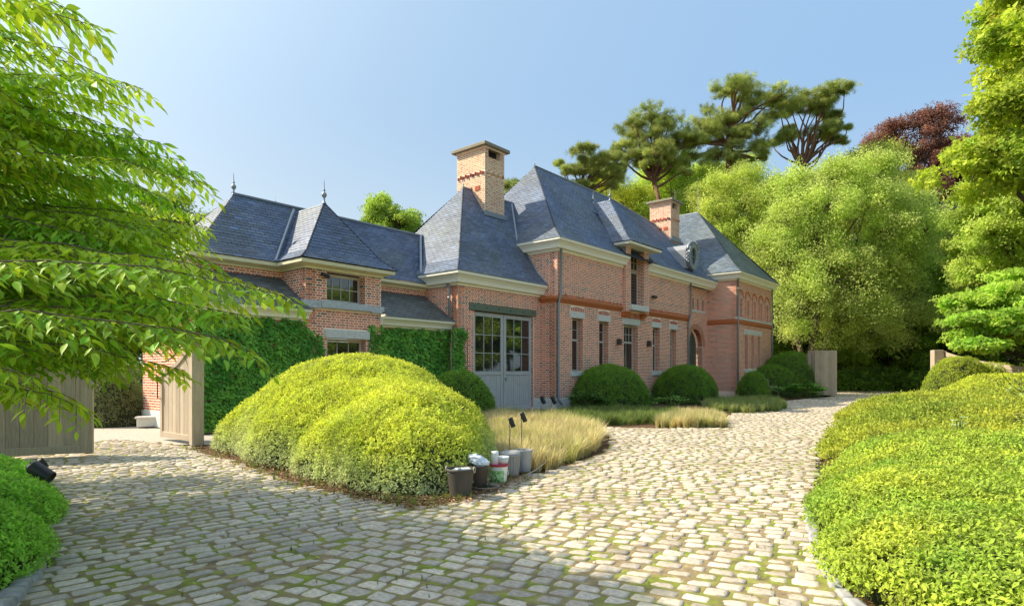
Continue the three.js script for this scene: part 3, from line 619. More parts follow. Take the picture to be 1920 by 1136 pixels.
// ---- dormer bay over the door
{
  const d = group('dormer', house);
  const items = [];
  for (const [a, b] of [[25.9, 26.32], [27.73, 28.15]]) {
    mesh('pier', new MB().box(a, b, 4.5, 7.62, -15.3, -14.6).build(), M.mortar, d);
    layBricks(items, V(a, 0, -14.6), X, Z, b - a, 4.55, 7.62, null);
    layBricks(items, V(a, 0, -15.2), Z, NX, 0.6, 4.55, 7.62, null);
    for (let k = 0; k < 4; k++) items.push({ m: new THREE.Matrix4().compose(V((a + b) / 2, 4.48 - k * 0.077, -14.75 - k * 0.035), new THREE.Quaternion(), V(b - a - 0.03, 0.064, 0.3 - k * 0.07)), c: PAL.orange() });
  }
  layBricks(items, V(26.32, 0, -14.86), X, Z, 1.41, 4.2, 4.55, null);
  inst('bricks', brickGeo, M.brick, items, d);
  mesh('pier', new MB().box(26.32, 27.73, 4.5, 4.6, -15.3, -14.87).build(), M.mortar, d);
  box('sill', M.stone, d, 26.16, 27.9, 4.57, 4.84, -15.1, -14.42, 0.014);
  mesh('cheek', new MB().box(25.86, 25.9, 7.0, 7.72, -15.6, -14.62).box(28.15, 28.19, 7.0, 7.72, -15.6, -14.62).box(25.9, 28.15, 7.55, 7.7, -15.6, -14.62).build(), M.zinc, d);
  const soff = sweep([[-0.3, 7.58], [0.42, 7.62], [0.48, 7.64], [0.5, 7.74], [-0.3, 7.74]], [[25.9, -15.5], [25.9, -14.6], [28.15, -14.6], [28.15, -15.5]]);
  mesh('eave', soff, M.cream, d);
  const F = [27.03, 10.36, -16.2], K = [27.03, 10.36, -17.25], a = [25.36, 7.76, -14.06], b = [28.69, 7.76, -14.06], al = [25.36, 7.76, -15.2], bl = [28.69, 7.76, -15.2];
  const faces = [[al, a, F, K], [a, b, F, F], [b, bl, K, F]], sl = [], base = new MB();
  for (const f of faces) for (const q of flared(...f, 0.15, 0.12)) { base.quad(...q); slates(sl, ...q.map(P3), {}); }
  mesh('dormer_roof', base.build(), M.slateBase, d); inst('slates', slateGeo, M.slate, sl, d);
  mesh('finial', finial(d, [27.03, 10.34, -16.2], 0.62).geometry.clone().translate(0, 0, -1.0), M.zinc, d);
  const e = new MB().tube([V(25.3, 7.78, -15.15), V(27.0, 10.4, -17.3)], 0.04, 0.04, 6); mesh('flashing', e.build(), M.zinc, d);
}
win('window', 26.33, 27.72, 4.85, 7.56, -14.98, { bands: [[4.85, 6.55], [6.55, 7.56]], grid: [[2, 1], [4, 2]], f: 0.08 });
// ---- oval dormer
{
  const d = group('oval_dormer', house), cx = 33.55, cy = 8.2, z = -14.55;
  const ell = (rx, ry, n = 24) => Array.from({ length: n }, (_, i) => new THREE.Vector2(cx + Math.cos(i / n * 6.283185) * rx, cy + Math.sin(i / n * 6.283185) * ry));
  const ring = new THREE.Shape(ell(0.56, 0.74)); ring.holes.push(new THREE.Path(ell(0.38, 0.54)));
  const g = new THREE.ExtrudeGeometry(ring, { depth: 0.16, bevelEnabled: true, bevelSize: 0.04, bevelThickness: 0.04, bevelSegments: 2, curveSegments: 24 }); g.translate(0, 0, z - 0.16);
  mesh('frame', g, M.zinc, d);
  const p = new THREE.ShapeGeometry(new THREE.Shape(ell(0.40, 0.56))); p.translate(0, 0, z - 0.08); mesh('pane', p, M.glass, d);
  mesh('glazing_bar', new MB().box(cx - 0.015, cx + 0.015, cy - 0.54, cy + 0.54, z - 0.08, z - 0.05).box(cx - 0.39, cx + 0.39, cy - 0.015, cy + 0.015, z - 0.078, z - 0.052).build(), M.zinc, d);
  const body = new THREE.Shape(); body.moveTo(cx - 0.62, cy - 0.7); body.lineTo(cx + 0.62, cy - 0.7); body.lineTo(cx + 0.62, cy + 0.3); body.absellipse(cx, cy + 0.3, 0.62, 0.42, 0, Math.PI, false); body.lineTo(cx - 0.62, cy - 0.7);
  const bg = new THREE.ExtrudeGeometry(body, { depth: 2.2, bevelEnabled: false, curveSegments: 12 }); bg.translate(0, 0, z - 2.4); mesh('body', bg, std(0.34, 0.36, 0.39, 0.6, { map: T.mottle }), d);
  const hood = new MB(); hood.tube(Array.from({ length: 13 }, (_, i) => { const t = Math.PI * (i / 12); return V(cx + Math.cos(t) * 0.72, cy + 0.3 + Math.sin(t) * 0.52, z - 0.02); }), 0.09, 0.09, 8); mesh('hood', hood.build(true), M.zinc, d);
  const sc = []; for (let k = 0; k < 3; k++) for (const s of [-1, 1]) { const q = new THREE.TorusGeometry(0.1, 0.045, 8, 14); q.translate(cx + s * 0.68, cy + 0.1 - k * 0.2, z - 0.05); sc.push(q); } mesh('scroll', merge(sc), M.zinc, d);
}
// ---- arch bay
{
  const hole = { u0: 0.5, u1: 2.56, v0: -1, v1: 3.1, arch: true, reveal: 0 };
  const slits = [1.15, 1.85, 2.6].map((u) => ({ u0: u - 0.14, u1: u + 0.16, v0: 5.3, v1: 6.02, reveal: 0.15 }));
  const ringMask = { u0: 0.15, u1: 2.91, v0: 3.1, v1: 3.1, arch: true };
  wall(V(33.6, 0, -15.1), X, Z, 3.3, 0, 6.62, [hole, ...slits], { b0: 0.46, masks: [ringMask, { u0: 0.9, u1: 3.0, v0: 5.14, v1: 5.3 }], thick: 0.3 });
  const items = [], c = V(33.6 + 1.53, 3.1, -15.09), q = new THREE.Quaternion();
  for (let r = 0; r < 3; r++) for (let k = 0, n = 44 + r * 6; k < n; k++) { const t = Math.PI * (k + 0.5) / n, R = 1.03 + 0.06 + r * 0.115; items.push({ m: new THREE.Matrix4().compose(V(c.x + Math.cos(t) * R, c.y + Math.sin(t) * R, c.z), q.clone().setFromAxisAngle(Z, t), V(0.105, Math.PI * R / n - 0.012, 0.03)), c: tint([0.58, 0.27, 0.16], rr(0.8, 1.15)) }); }
  for (let k = 0; k < 40; k++) { const t = Math.PI * (k + 0.5) / 40; items.push({ m: new THREE.Matrix4().compose(V(c.x + Math.cos(t) * 1.03, c.y + Math.sin(t) * 1.03, -15.26), q.clone().setFromAxisAngle(Z, t), V(0.02, 0.07, 0.28)), c: PAL.red() }); }
  layBricks(items, V(36.15, 0, -15.56), Z, NX, 0.46, 0.46, 3.1, null);
  inst('arch_bricks', brickGeo, M.brick, items, house);
  box('sill', M.stone, house, 34.5, 36.6, 5.15, 5.29, -15.15, -15.05, 0.01);
  mesh('slit_back', new MB().box(34.4, 36.6, 5.2, 6.1, -15.45, -15.4).build(), M.dark, house);
  const d = group('arched_door', house), sh = new THREE.Shape(); sh.moveTo(34.1, 0); sh.lineTo(36.16, 0); sh.lineTo(36.16, 3.1); sh.absarc(35.13, 3.1, 1.03, 0, Math.PI, false); sh.lineTo(34.1, 0);
  const g = new THREE.ExtrudeGeometry(sh, { depth: 0.06, bevelEnabled: false }); g.translate(0, 0, -15.58); mesh('leaf', g, std(0.16, 0.16, 0.115, 0.6, { map: T.wood }), d);
  const rails = new MB(); for (const y of [0.7, 1.55, 2.4, 3.2]) rails.cbox(34.12, 36.14, y, y + 0.09, -15.52, -15.495); for (const x of [34.6, 35.1, 35.62]) rails.cbox(x, x + 0.06, 0.05, 3.8, -15.515, -15.5); mesh('rail', rails.build(), std(0.09, 0.095, 0.075, 0.6), d);
}
// ---- right wing
{
  const slits = [[38.4, 39.02], [39.6, 40.2], [40.78, 41.36]].map(([a, b]) => ({ u0: a - 36.9, u1: b - 36.9, v0: 1.73, v1: 3.9, reveal: 0.3 }));
  const arches = [37.62, 38.88, 40.14, 41.4, 42.66].map((x) => ({ u0: x - 0.38 - 36.9, u1: x + 0.38 - 36.9, v0: 4.9, v1: 6.15, arch: true, reveal: 0.16 }));
  wall(V(36.9, 0, -13.3), X, Z, 6.7, 0, 7.12, [...slits, ...arches], { b0: 0.4, masks: [{ u0: 1.3, u1: 4.7, v0: 3.9, v1: 4.2 }, { u0: 1.3, u1: 4.7, v0: 1.5, v1: 1.74 }, { u0: 0, u1: 6.7, v0: 4.46, v1: 4.9 }], thick: 0.4 });
  const items = [];
  layBricks(items, V(36.95, 0, -13.5), X, Z, 6.6, 1.7, 7.0, null);
  for (const a of arches) for (let k = 0; k < 15; k++) { const t = Math.PI * (k + 0.5) / 15; items.push({ m: new THREE.Matrix4().compose(V(36.9 + (a.u0 + a.u1) / 2 + Math.cos(t) * 0.43, 6.15 + Math.sin(t) * 0.43, -13.285), new THREE.Quaternion().setFromAxisAngle(Z, t), V(0.1, 0.08, 0.03)), c: PAL.orange() }); }
  inst('niche_bricks', brickGeo, M.brick, items, house);
  mesh('wall', new MB().box(36.95, 43.55, 0, 7.1, -13.9, -13.52).build(), M.mortar, house);
  box('lintel', M.stone, house, 38.2, 41.6, 3.91, 4.18, -13.5, -13.28, 0.01);
  box('sill', M.stone, house, 38.2, 41.6, 1.52, 1.73, -13.5, -13.2, 0.01);
  box('string_course', M.stone, house, 36.86, 43.64, 4.76, 4.89, -13.4, -13.22, 0.01);
  wall(V(36.9, 0, -15.3), Z, NX, 2.0, 0, 7.12, [], { b0: 0.4 });
  mesh('wall', new MB().box(43.2, 43.6, 0, 7.1, -22, -13.7).build(), M.mortar, house);
  mesh('brick_belt', sweep([[-0.02, 4.46], [0.02, 4.46], [0.03, 4.54], [0.07, 4.55], [0.08, 4.75], [-0.02, 4.75]], [[36.9, -15.1], [36.9, -13.3], [43.6, -13.3]]), std(0.60, 0.19, 0.065, 0.85, { map: T.mottle }), house);
  cornice(7.12, 0.46, 0.42, [[36.9, -22], [36.9, -13.3], [43.6, -13.3], [43.6, -22]]);
  const A = [40.2, 12.5, -17.1], K = [40.2, 12.5, -18.8];
  const L = flared([36.46, 7.6, -23], [36.46, 7.6, -12.86], A, K, 0.12, 0.14), F = flared([36.46, 7.6, -12.86], [44.04, 7.6, -12.86], A, A, 0.12, 0.14);
  const roof = roofPart([[L[0]], [L[1]], [F[0]], [F[1]], [[[44.04, 7.6, -12.86], [44.04, 7.6, -23], K, A], false], [[[44.04, 7.6, -23], [36.46, 7.6, -23], K, K], false]], 0, { tone: [0.10, 0.14, 0.18] });
  ridge(roof, [A, K], 0.05);
  mesh('lightning_rod', new MB().tube([V(...A), V(40.2, 14.4, -17.1)], 0.018, 0.01, 5).tube([V(...K), V(40.2, 14.4, -18.8)], 0.018, 0.01, 5).build(), M.zinc, roof);
  mesh('hip_edge', new MB().tube([V(36.46, 7.61, -12.86), V(36.91, 8.06, -13.37), V(...A)], 0.022, 0.022, 6).build(), M.slateBase, roof);
}
downpipe([[20.62, 6.7, -14.68], [20.62, 4.85, -14.7], [20.62, 4.4, -14.82], [20.62, 0.42, -14.82], [20.7, 0.2, -14.7]], 0.05);
downpipe([[33.5, 6.7, -14.68], [33.5, 4.85, -14.7], [33.5, 4.4, -14.82], [33.5, 0.4, -14.82]], 0.05);
downpipe([[36.98, 7.2, -13.2], [36.98, 4.9, -13.2], [36.96, 0.3, -13.2]], 0.05);
downpipe([[43.5, 7.2, -13.2], [43.5, 4.9, -13.2], [43.5, 0.3, -13.2]], 0.05);
// fittings fixed to the house are things of their own
const H = (x, y, z) => house.localToWorld(V(x, y, z));
house.updateMatrixWorld(true);
const HT = house.rotation.y;
function wallLamp(x, y, label) {
  const p = H(x, y, -14.9), t = thing('wall_lamp', label, 'wall lamp', p.toArray(), HT, 'wall lamps on the brick front');
  mesh('housing', new MB().cbox(-0.1, 0.1, -0.14, 0.14, 0.03, 0.2, 0.01).build(), std(0.06, 0.05, 0.04, 0.5), t);
  mesh('bracket', new MB().box(-0.05, 0.05, -0.08, 0.08, 0.0, 0.031).build(), M.black, t);
  mesh('lens', new MB().box(-0.075, 0.075, -0.147, -0.141, 0.05, 0.18).build(), std(0.5, 0.48, 0.42, 0.4), t);
}
wallLamp(25.55, 3.0, 'dark box wall lamp between the second slit window and the tall door');
wallLamp(28.6, 3.03, 'dark box wall lamp between the tall door and the third slit window');
{
  const p = H(10.28, 4.5, -16.11), t = thing('floodlight', 'black floodlight under the eaves of the dormer bay', 'floodlight', p.toArray(), HT);
  mesh('bracket', new MB().tube([V(0, 0, 0), V(0, -0.02, 0.1)], 0.025, 0.025).build(), M.black, t);
  const g = new THREE.CylinderGeometry(0.05, 0.065, 0.26, 12); g.rotateZ(1.3); g.translate(0.02, -0.03, 0.13); mesh('lamp_head', g, M.black, t);
  const q = H(28.9, 5.45, -14.8), u = thing('floodlight', 'small black floodlight on the upper brick front right of the dormer window', 'floodlight', q.toArray(), HT);
  mesh('bracket', new MB().tube([V(0, 0, 0), V(0, 0.02, 0.12)], 0.02, 0.02).build(), M.black, u);
  mesh('lamp_head', new MB().cbox(-0.18, 0.18, -0.06, 0.07, 0.08, 0.24, 0.02).build(), M.black, u);
}
// ------------------------------------------------------------------ leaves
function addLeaf(b, p, a, s, L, W, fold = 0.25, fine = false) {         // p base, a axis, s side (unit, square to a)
  const n = a.clone().cross(s).normalize(), at = (u, v, w) => [p.x + a.x * u + s.x * v + n.x * w, p.y + a.y * u + s.y * v + n.y * w, p.z + a.z * u + s.z * v + n.z * w];
  const B = at(0, 0, 0), T2 = at(L, 0, -L * 0.14), h = W / 2;
  if (!fine) { const l = at(L * 0.45, -h, h * fold), r = at(L * 0.45, h, h * fold); b.tri(B, r, T2).tri(B, T2, l); return; }
  const m = at(L * 0.5, 0, 0), l1 = at(L * 0.3, -h, h * fold), r1 = at(L * 0.3, h, h * fold), l2 = at(L * 0.66, -h * 0.72, h * fold - L * 0.05), r2 = at(L * 0.66, h * 0.72, h * fold - L * 0.05);
  b.tri(B, r1, m).tri(r1, r2, m).tri(r2, T2, m).tri(B, m, l1).tri(l1, m, l2).tri(l2, m, T2);
}
// a whole leaf: curved blade with a folded midrib, pointed tip
function bladeLeaf(W, curl, twist) {
  const b = new MB(), st = [[0, 0], [0.10, 0.42], [0.28, 0.92], [0.46, 1.0], [0.64, 0.78], [0.82, 0.36], [1.0, 0.0]];
  const at = (t, e, w) => { const a = twist * t, x = e * w * W / 2; return [x * Math.cos(a), Math.abs(e) * w * W * 0.16 - curl * t * t + x * Math.sin(a), t]; };
  for (let i = 0; i + 1 < st.length; i++) { const [t0, w0] = st[i], [t1, w1] = st[i + 1]; for (const e of [-1, 1]) { const A = at(t0, 0, 1), B = at(t1, 0, 1), C = at(t1, e, w1), D = at(t0, e, w0); if (w0) e > 0 ? b.tri(A, B, D).tri(B, C, D) : b.tri(A, D, B).tri(B, D, C); else e > 0 ? b.tri(A, B, C) : b.tri(A, C, B); } }
  return b.build(true);
}
const dirIn = (r) => { let v; do { v = V(r() * 2 - 1, r() * 2 - 1, r() * 2 - 1); } while (v.lengthSq() > 1 || v.lengthSq() < 0.02); return v; };
const perp = (a, r) => { const v = dirIn(r); return v.addScaledVector(a, -v.dot(a)).normalize(); };
// clump of n leaves in a flat ball of radius R; axis y is outwards
function clump(seed, n, R, L, W, o = {}) {
  const r = rng(seed), b = new MB();
  for (let i = 0; i < n; i++) {
    const p = dirIn(r).multiplyScalar(R); p.y *= o.flat ?? 0.6;
    const a = dirIn(r).normalize().add(V(0, o.up ?? 0.35, 0)).add(V(p.x, p.y, p.z).multiplyScalar((o.out ?? 0.6) / R)).normalize();
    const s = V(0, 1, 0).cross(a); if (s.lengthSq() < 0.01) s.set(1, 0, 0); s.normalize().addScaledVector(V(0, 1, 0), (r() - 0.5) * 1.1).addScaledVector(a, 0); s.addScaledVector(a, -s.dot(a)).normalize();
    const k = 0.7 + 0.6 * r(); addLeaf(b, p, a, s, L * k, W * k, 0.3, o.fine);
  }
  return b.build();
}
function needles(seed, n, L, W) {
  const r = rng(seed), b = new MB();
  for (let i = 0; i < n; i++) { const a = dirIn(r).normalize().add(V(0, 0.45, 0)).normalize(), s = perp(a, r), p = dirIn(r).multiplyScalar(L * 0.5); b.tri(p.clone().addScaledVector(s, -W / 2).toArray(), p.clone().addScaledVector(s, W / 2).toArray(), p.clone().addScaledVector(a, L).toArray()); }
  return b.build();
}
const qUp = (n, spin) => new THREE.Quaternion().setFromUnitVectors(UP, n).multiply(new THREE.Quaternion().setFromAxisAngle(UP, spin));

// ------------------------------------------------------------------ clipped mounds and hedges
// lobes: {x, d (metres ahead), rx, rd, h, y0?, n? (squareness)}; leaves lie on the union of the lobes
function mound(name, label, category, lobes, o) {
  const o3 = lobes[0], t = thing(name, label, category, [o3.x, 0, -o3.d], 0, o.group), off = V(o3.x, 0, -o3.d);
  const core = [], seed = o.seed ?? 1, r = rng(seed * 7 + 3);
  for (const l of lobes) {
    const g = new THREE.SphereGeometry(1, 28, 18), p = g.attributes.position;
    for (let i = 0; i < p.count; i++) { const k = 1 + 0.04 * n3(p.getX(i) * 3 + seed, p.getY(i) * 3, p.getZ(i) * 3); p.setXYZ(i, l.x - off.x + p.getX(i) * (l.rx - o.R * 0.9) * k, (l.y0 ?? 0) + p.getY(i) * (l.h - (l.y0 ?? 0) - o.R * 0.9) * k, -l.d - off.z + p.getZ(i) * (l.rd - o.R * 0.9) * k); }
    g.computeVertexNormals(); core.push(g);
  }
  mesh('twigs', merge(core), o.coreMat ?? M.core, t);
  const bump = (x, y, z) => 1 + (o.lump ?? 0.05) * fbm(x * (o.lumpF ?? 1.1) + seed * 3.1, z * (o.lumpF ?? 1.1), y * 1.1 + seed);
  const items = [];
  lobes.forEach((l, li) => {
    const y0 = l.y0 ?? 0, ry = l.h - y0, area = 2 * Math.PI * (((l.rx * l.rd) ** 1.6 + (l.rx * ry) ** 1.6 + (l.rd * ry) ** 1.6) / 3) ** (1 / 1.6), n = Math.round(area * (o.density ?? 300) * (l.k ?? 1));
    for (let i = 0; i < n; i++) {
      let v = dirIn(r).normalize(); if (v.y < -0.25) v.y = -v.y;
      const k = bump(v.x * l.rx + l.x, v.y * ry, v.z * l.rd - l.d) + (r() - 0.5) * (o.rough ?? 0.05) - (r() < 0.25 ? 0.06 * r() : 0);
      const p = V(l.x + v.x * l.rx * k, y0 + v.y * ry * k, -l.d + v.z * l.rd * k);
      if (lobes.length > 1 && o.blend) for (let it = 0; it < 4; it++) {   // soft union of the lobes
        let sum = 0, gx = 0, gy = 0, gz = 0;
        for (const q of lobes) { const ry2 = q.h - (q.y0 ?? 0), a = (p.x - q.x) / q.rx, b = (p.y - (q.y0 ?? 0)) / ry2, c = (p.z + q.d) / q.rd, L = Math.hypot(a, b, c) || 1e-4, G = Math.hypot(a / q.rx, b / ry2, c / q.rd) / L || 1, dd = (L - 1) / G, w = Math.exp(-dd / o.blend); sum += w; gx += w * a / q.rx / G / L; gy += w * b / ry2 / G / L; gz += w * c / q.rd / G / L; }
        const f = -o.blend * Math.log(sum) + o.blend * 0.35, gl = Math.hypot(gx, gy, gz) || 1, st = clamp(f, -0.3, 0.3) - (it === 3 ? (k - 1) * 0.9 : 0);
        p.set(p.x - gx / gl * st, p.y - gy / gl * st, p.z - gz / gl * st); v.set(gx / gl * l.rx, gy / gl * ry, gz / gl * l.rd);
      }
      if (p.y < 0.02) continue;
      if (o.clip && o.clip(p)) continue;
      if (!o.blend && lobes.some((q, qi) => qi !== li && ((p.x - q.x) / q.rx) ** 2 + ((p.y - (q.y0 ?? 0)) / (q.h - (q.y0 ?? 0))) ** 2 + ((p.z + q.d) / q.rd) ** 2 < 0.88)) continue;
      const nn = V(v.x / l.rx, v.y / ry, v.z / l.rd).normalize(), m = nn.clone().add(dirIn(r).multiplyScalar(0.55)).normalize(), s = lerp(0.75, 1.3, r());
      const c = o.color(p, nn, r);
      items.push({ m: new THREE.Matrix4().compose(p.sub(off), qUp(m, r() * 6.28), V(s, s, s)), c: col(...c), g: Math.floor(r() * o.geos.length) });
    }
  });
  if (o.near) pieces('leaf', 'leaves', o.geos, o.mat ?? M.leaf, items, t, o.near, V(0, 1.6, 0).sub(off)); else o.geos.forEach((g, gi) => inst('leaves', g, o.mat ?? M.leaf, items.filter((it) => it.g === gi), t));
  return t;
}
const shade = (c, k) => c.map((x) => x * k);
const privet = [1, 2, 3].map((s) => clump(40 + s, 9, 0.062, 0.042, 0.022));
const boxLeaf = [1, 2, 3].map((s) => clump(50 + s, 12, 0.085, 0.044, 0.026));
const nearLeaf = [1, 2, 3].map((s) => clump(60 + s, 8, 0.048, 0.038, 0.019, { fine: true, up: 0.5 }));
const coverLeaf = [1, 2, 3].map((s) => clump(70 + s, 8, 0.05, 0.040, 0.018, { fine: true, up: 0.55, flat: 0.6 }));
const coverFar = [1, 2, 3].map((s) => clump(80 + s, 9, 0.085, 0.065, 0.032, { up: 0.7 }));
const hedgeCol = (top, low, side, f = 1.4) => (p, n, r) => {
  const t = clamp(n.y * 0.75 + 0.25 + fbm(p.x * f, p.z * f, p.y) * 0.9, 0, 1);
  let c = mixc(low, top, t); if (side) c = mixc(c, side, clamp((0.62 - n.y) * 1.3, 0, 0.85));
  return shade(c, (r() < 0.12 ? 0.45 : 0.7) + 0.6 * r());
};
const yg = [0.76, 0.80, 0.10], yg2 = [0.42, 0.54, 0.08], flankSheen = [0.80, 0.84, 0.54];  // last one: sunlit gloss of the hedge flanks, painted into the leaf colour
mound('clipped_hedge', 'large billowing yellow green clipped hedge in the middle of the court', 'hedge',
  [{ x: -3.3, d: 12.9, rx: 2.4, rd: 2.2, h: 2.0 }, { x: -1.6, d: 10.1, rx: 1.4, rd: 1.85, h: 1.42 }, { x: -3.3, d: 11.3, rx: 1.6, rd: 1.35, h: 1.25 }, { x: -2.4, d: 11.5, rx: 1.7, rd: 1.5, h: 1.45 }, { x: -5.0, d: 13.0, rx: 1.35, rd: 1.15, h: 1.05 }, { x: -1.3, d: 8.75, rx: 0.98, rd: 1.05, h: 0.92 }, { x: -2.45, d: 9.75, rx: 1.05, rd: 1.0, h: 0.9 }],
  { geos: privet, R: 0.11, density: 380, blend: 0.17, color: hedgeCol(yg, yg2, flankSheen), seed: 3, lump: 0.13, lumpF: 1.5, rough: 0.07 });
const dk = [0.27, 0.47, 0.045], dk2 = [0.15, 0.30, 0.035];
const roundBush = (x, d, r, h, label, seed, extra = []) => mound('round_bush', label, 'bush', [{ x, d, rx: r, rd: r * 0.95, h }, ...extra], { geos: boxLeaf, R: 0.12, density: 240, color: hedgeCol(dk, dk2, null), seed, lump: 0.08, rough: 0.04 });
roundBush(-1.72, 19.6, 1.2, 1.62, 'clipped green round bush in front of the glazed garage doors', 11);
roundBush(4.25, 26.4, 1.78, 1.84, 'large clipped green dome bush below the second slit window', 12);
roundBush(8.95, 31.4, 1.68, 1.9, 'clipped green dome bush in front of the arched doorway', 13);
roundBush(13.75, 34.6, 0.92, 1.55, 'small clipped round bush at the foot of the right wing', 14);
mound('clipped_hedge', 'sloping clipped green hedge between the right wing and the pale plank gate', 'hedge',
  [{ x: 18.6, d: 40.5, rx: 2.3, rd: 2.2, h: 2.85 }, { x: 16.9, d: 39.5, rx: 1.9, rd: 1.8, h: 2.0 }, { x: 15.5, d: 46, rx: 3, rd: 2, h: 2.4 }], { geos: boxLeaf, R: 0.12, density: 170, color: hedgeCol(dk, dk2, null), seed: 15, lump: 0.06 });
// ground cover bed on the right
const lime = [0.58, 0.66, 0.07], lime2 = [0.28, 0.46, 0.05];
mound('ground_cover', 'broad low bed of bright lime green ground cover beside the court', 'ground cover',
  [{ x: 7.0, d: 6.6, rx: 3.0, rd: 3.4, h: 0.6 }, { x: 3.75, d: 4.4, rx: 1.25, rd: 1.5, h: 0.5 }, { x: 4.4, d: 5.9, rx: 1.25, rd: 1.6, h: 0.56 }, { x: 6.6, d: 8.4, rx: 1.75, rd: 2.0, h: 0.7 }, { x: 5.8, d: 3.9, rx: 2.6, rd: 2.6, h: 0.58 }, { x: 9.2, d: 8.6, rx: 2.6, rd: 2.6, h: 0.72 }],
  { geos: coverLeaf, R: 0.1, density: 900, near: 300, color: (p, n, r) => shade(mixc(lime2, lime, clamp(0.62 + fbm(p.x * 1.3, p.z * 1.3) * 1.3, 0, 1)), (r() < 0.15 ? 0.4 : 0.62) + 0.72 * r()), seed: 21, lump: 0.10, lumpF: 1.6, rough: 0.16 });
mound('ground_cover', 'taller second tier of yellow green shrubs behind the lime ground cover', 'ground cover',
  [{ x: 10.9, d: 13.2, rx: 3.5, rd: 3.0, h: 0.92 }, { x: 8.9, d: 12.6, rx: 1.7, rd: 2.5, h: 0.7 }, { x: 13.1, d: 17.7, rx: 3.2, rd: 3.2, h: 0.95 }, { x: 15.2, d: 13.5, rx: 3.6, rd: 3.2, h: 1.05 }, { x: 12.0, d: 16.7, rx: 1.9, rd: 2.6, h: 0.75 }, { x: 7.35, d: 10.9, rx: 1.6, rd: 1.7, h: 0.6 }],
  { geos: coverFar, R: 0.13, density: 190, color: (p, n, r) => shade(mixc([0.34, 0.44, 0.05], [0.62, 0.64, 0.07], clamp(0.5 + fbm(p.x, p.z) * 1.2, 0, 1)), 0.6 + 0.7 * r()), seed: 22, lump: 0.14, rough: 0.14 });
mound('clipped_hedge', 'rounded yellow green hedge in front of the right gate leaf', 'hedge',
  [{ x: 19.2, d: 23.2, rx: 3.0, rd: 2.2, h: 1.5 }, { x: 22.8, d: 23.6, rx: 3.2, rd: 2.4, h: 1.62 }, { x: 17.3, d: 22.2, rx: 1.9, rd: 1.9, h: 1.15 }], { geos: coverFar, R: 0.13, density: 150, color: hedgeCol([0.62, 0.68, 0.07], [0.36, 0.46, 0.05], null, 0.8), seed: 23, lump: 0.10 });
mound('clipped_hedge', 'small sunlit hedge mound rising behind the right gate post', 'hedge',
  [{ x: 25.4, d: 34.5, rx: 1.9, rd: 1.6, h: 2.4 }, { x: 27.5, d: 34.5, rx: 2.0, rd: 1.6, h: 2.05 }], { geos: coverFar, R: 0.13, density: 120, color: hedgeCol([0.56, 0.66, 0.07], [0.30, 0.42, 0.05], null, 0.8), seed: 24, lump: 0.08 });
mound('low_hedge', 'low fresh green hedge in the near left corner', 'hedge',
  [{ x: -5.0, d: 4.3, rx: 1.3, rd: 1.5, h: 0.62 }, { x: -6.3, d: 6.0, rx: 1.5, rd: 1.5, h: 0.55 }, { x: -7.75, d: 7.7, rx: 1.5, rd: 1.4, h: 0.52 }, { x: -7.1, d: 4.6, rx: 1.7, rd: 1.9, h: 0.66 }],
  { geos: nearLeaf, R: 0.1, density: 850, near: 300, color: (p, n, r) => shade(mixc([0.30, 0.60, 0.05], [0.52, 0.82, 0.11], clamp(0.5 + fbm(p.x * 1.5, p.z * 1.5) * 1.2, 0, 1)), 0.65 + 0.7 * r()), seed: 25, lump: 0.06, rough: 0.06 });
// the garden beyond the left gate
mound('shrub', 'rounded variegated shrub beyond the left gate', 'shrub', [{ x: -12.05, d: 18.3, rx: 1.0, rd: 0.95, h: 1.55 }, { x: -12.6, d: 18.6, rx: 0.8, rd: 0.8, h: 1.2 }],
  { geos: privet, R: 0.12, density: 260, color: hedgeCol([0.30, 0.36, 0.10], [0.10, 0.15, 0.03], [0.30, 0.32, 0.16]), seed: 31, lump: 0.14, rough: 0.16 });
mound('shrub', 'dark green shrub at the edge of the left gate opening', 'shrub', [{ x: -15.2, d: 20.5, rx: 1.6, rd: 1.5, h: 1.75 }, { x: -17, d: 21, rx: 1.7, rd: 1.5, h: 1.7 }],
  { geos: boxLeaf, R: 0.12, density: 150, color: hedgeCol([0.16, 0.24, 0.05], [0.06, 0.11, 0.02], null), seed: 32, lump: 0.14, rough: 0.12 });
mound('clipped_hedge', 'pale sunlit garden hedge far behind the left gate', 'hedge', [{ x: -17.5, d: 26.5, rx: 4.0, rd: 1.5, h: 2.0 }, { x: -24, d: 27, rx: 4.5, rd: 1.6, h: 2.2 }],
  { geos: boxLeaf, R: 0.12, density: 90, color: hedgeCol([0.36, 0.42, 0.08], [0.18, 0.25, 0.05], null), seed: 33, lump: 0.08 });

// ------------------------------------------------------------------ ornamental grass
function tuftGeo(seed, n, h, spread) {
  const r = rng(seed), b = new MB();
  for (let i = 0; i < n; i++) {
    const a = r() * 6.283, lean = spread * (0.25 + r()), H = h * (0.6 + 0.5 * r()), w = 0.0045 + r() * 0.003, c = Math.cos(a), s = Math.sin(a), x0 = (r() - 0.5) * 0.09, z0 = (r() - 0.5) * 0.09;
    const pt = (t, e) => [x0 + c * lean * t * t - s * w * e, H * (t - 0.28 * t * t * lean / h), z0 + s * lean * t * t + c * w * e];
    b.tri(pt(0, -1), pt(0, 1), pt(0.55, 0.9)).tri(pt(0, -1), pt(0.55, 0.9), pt(0.55, -0.9)).tri(pt(0.55, -0.9), pt(0.55, 0.9), pt(1, 0));
  }
  return b.build();
}
const tufts = [1, 2, 3, 4].map((s) => tuftGeo(90 + s, 26, 0.46, 0.26));
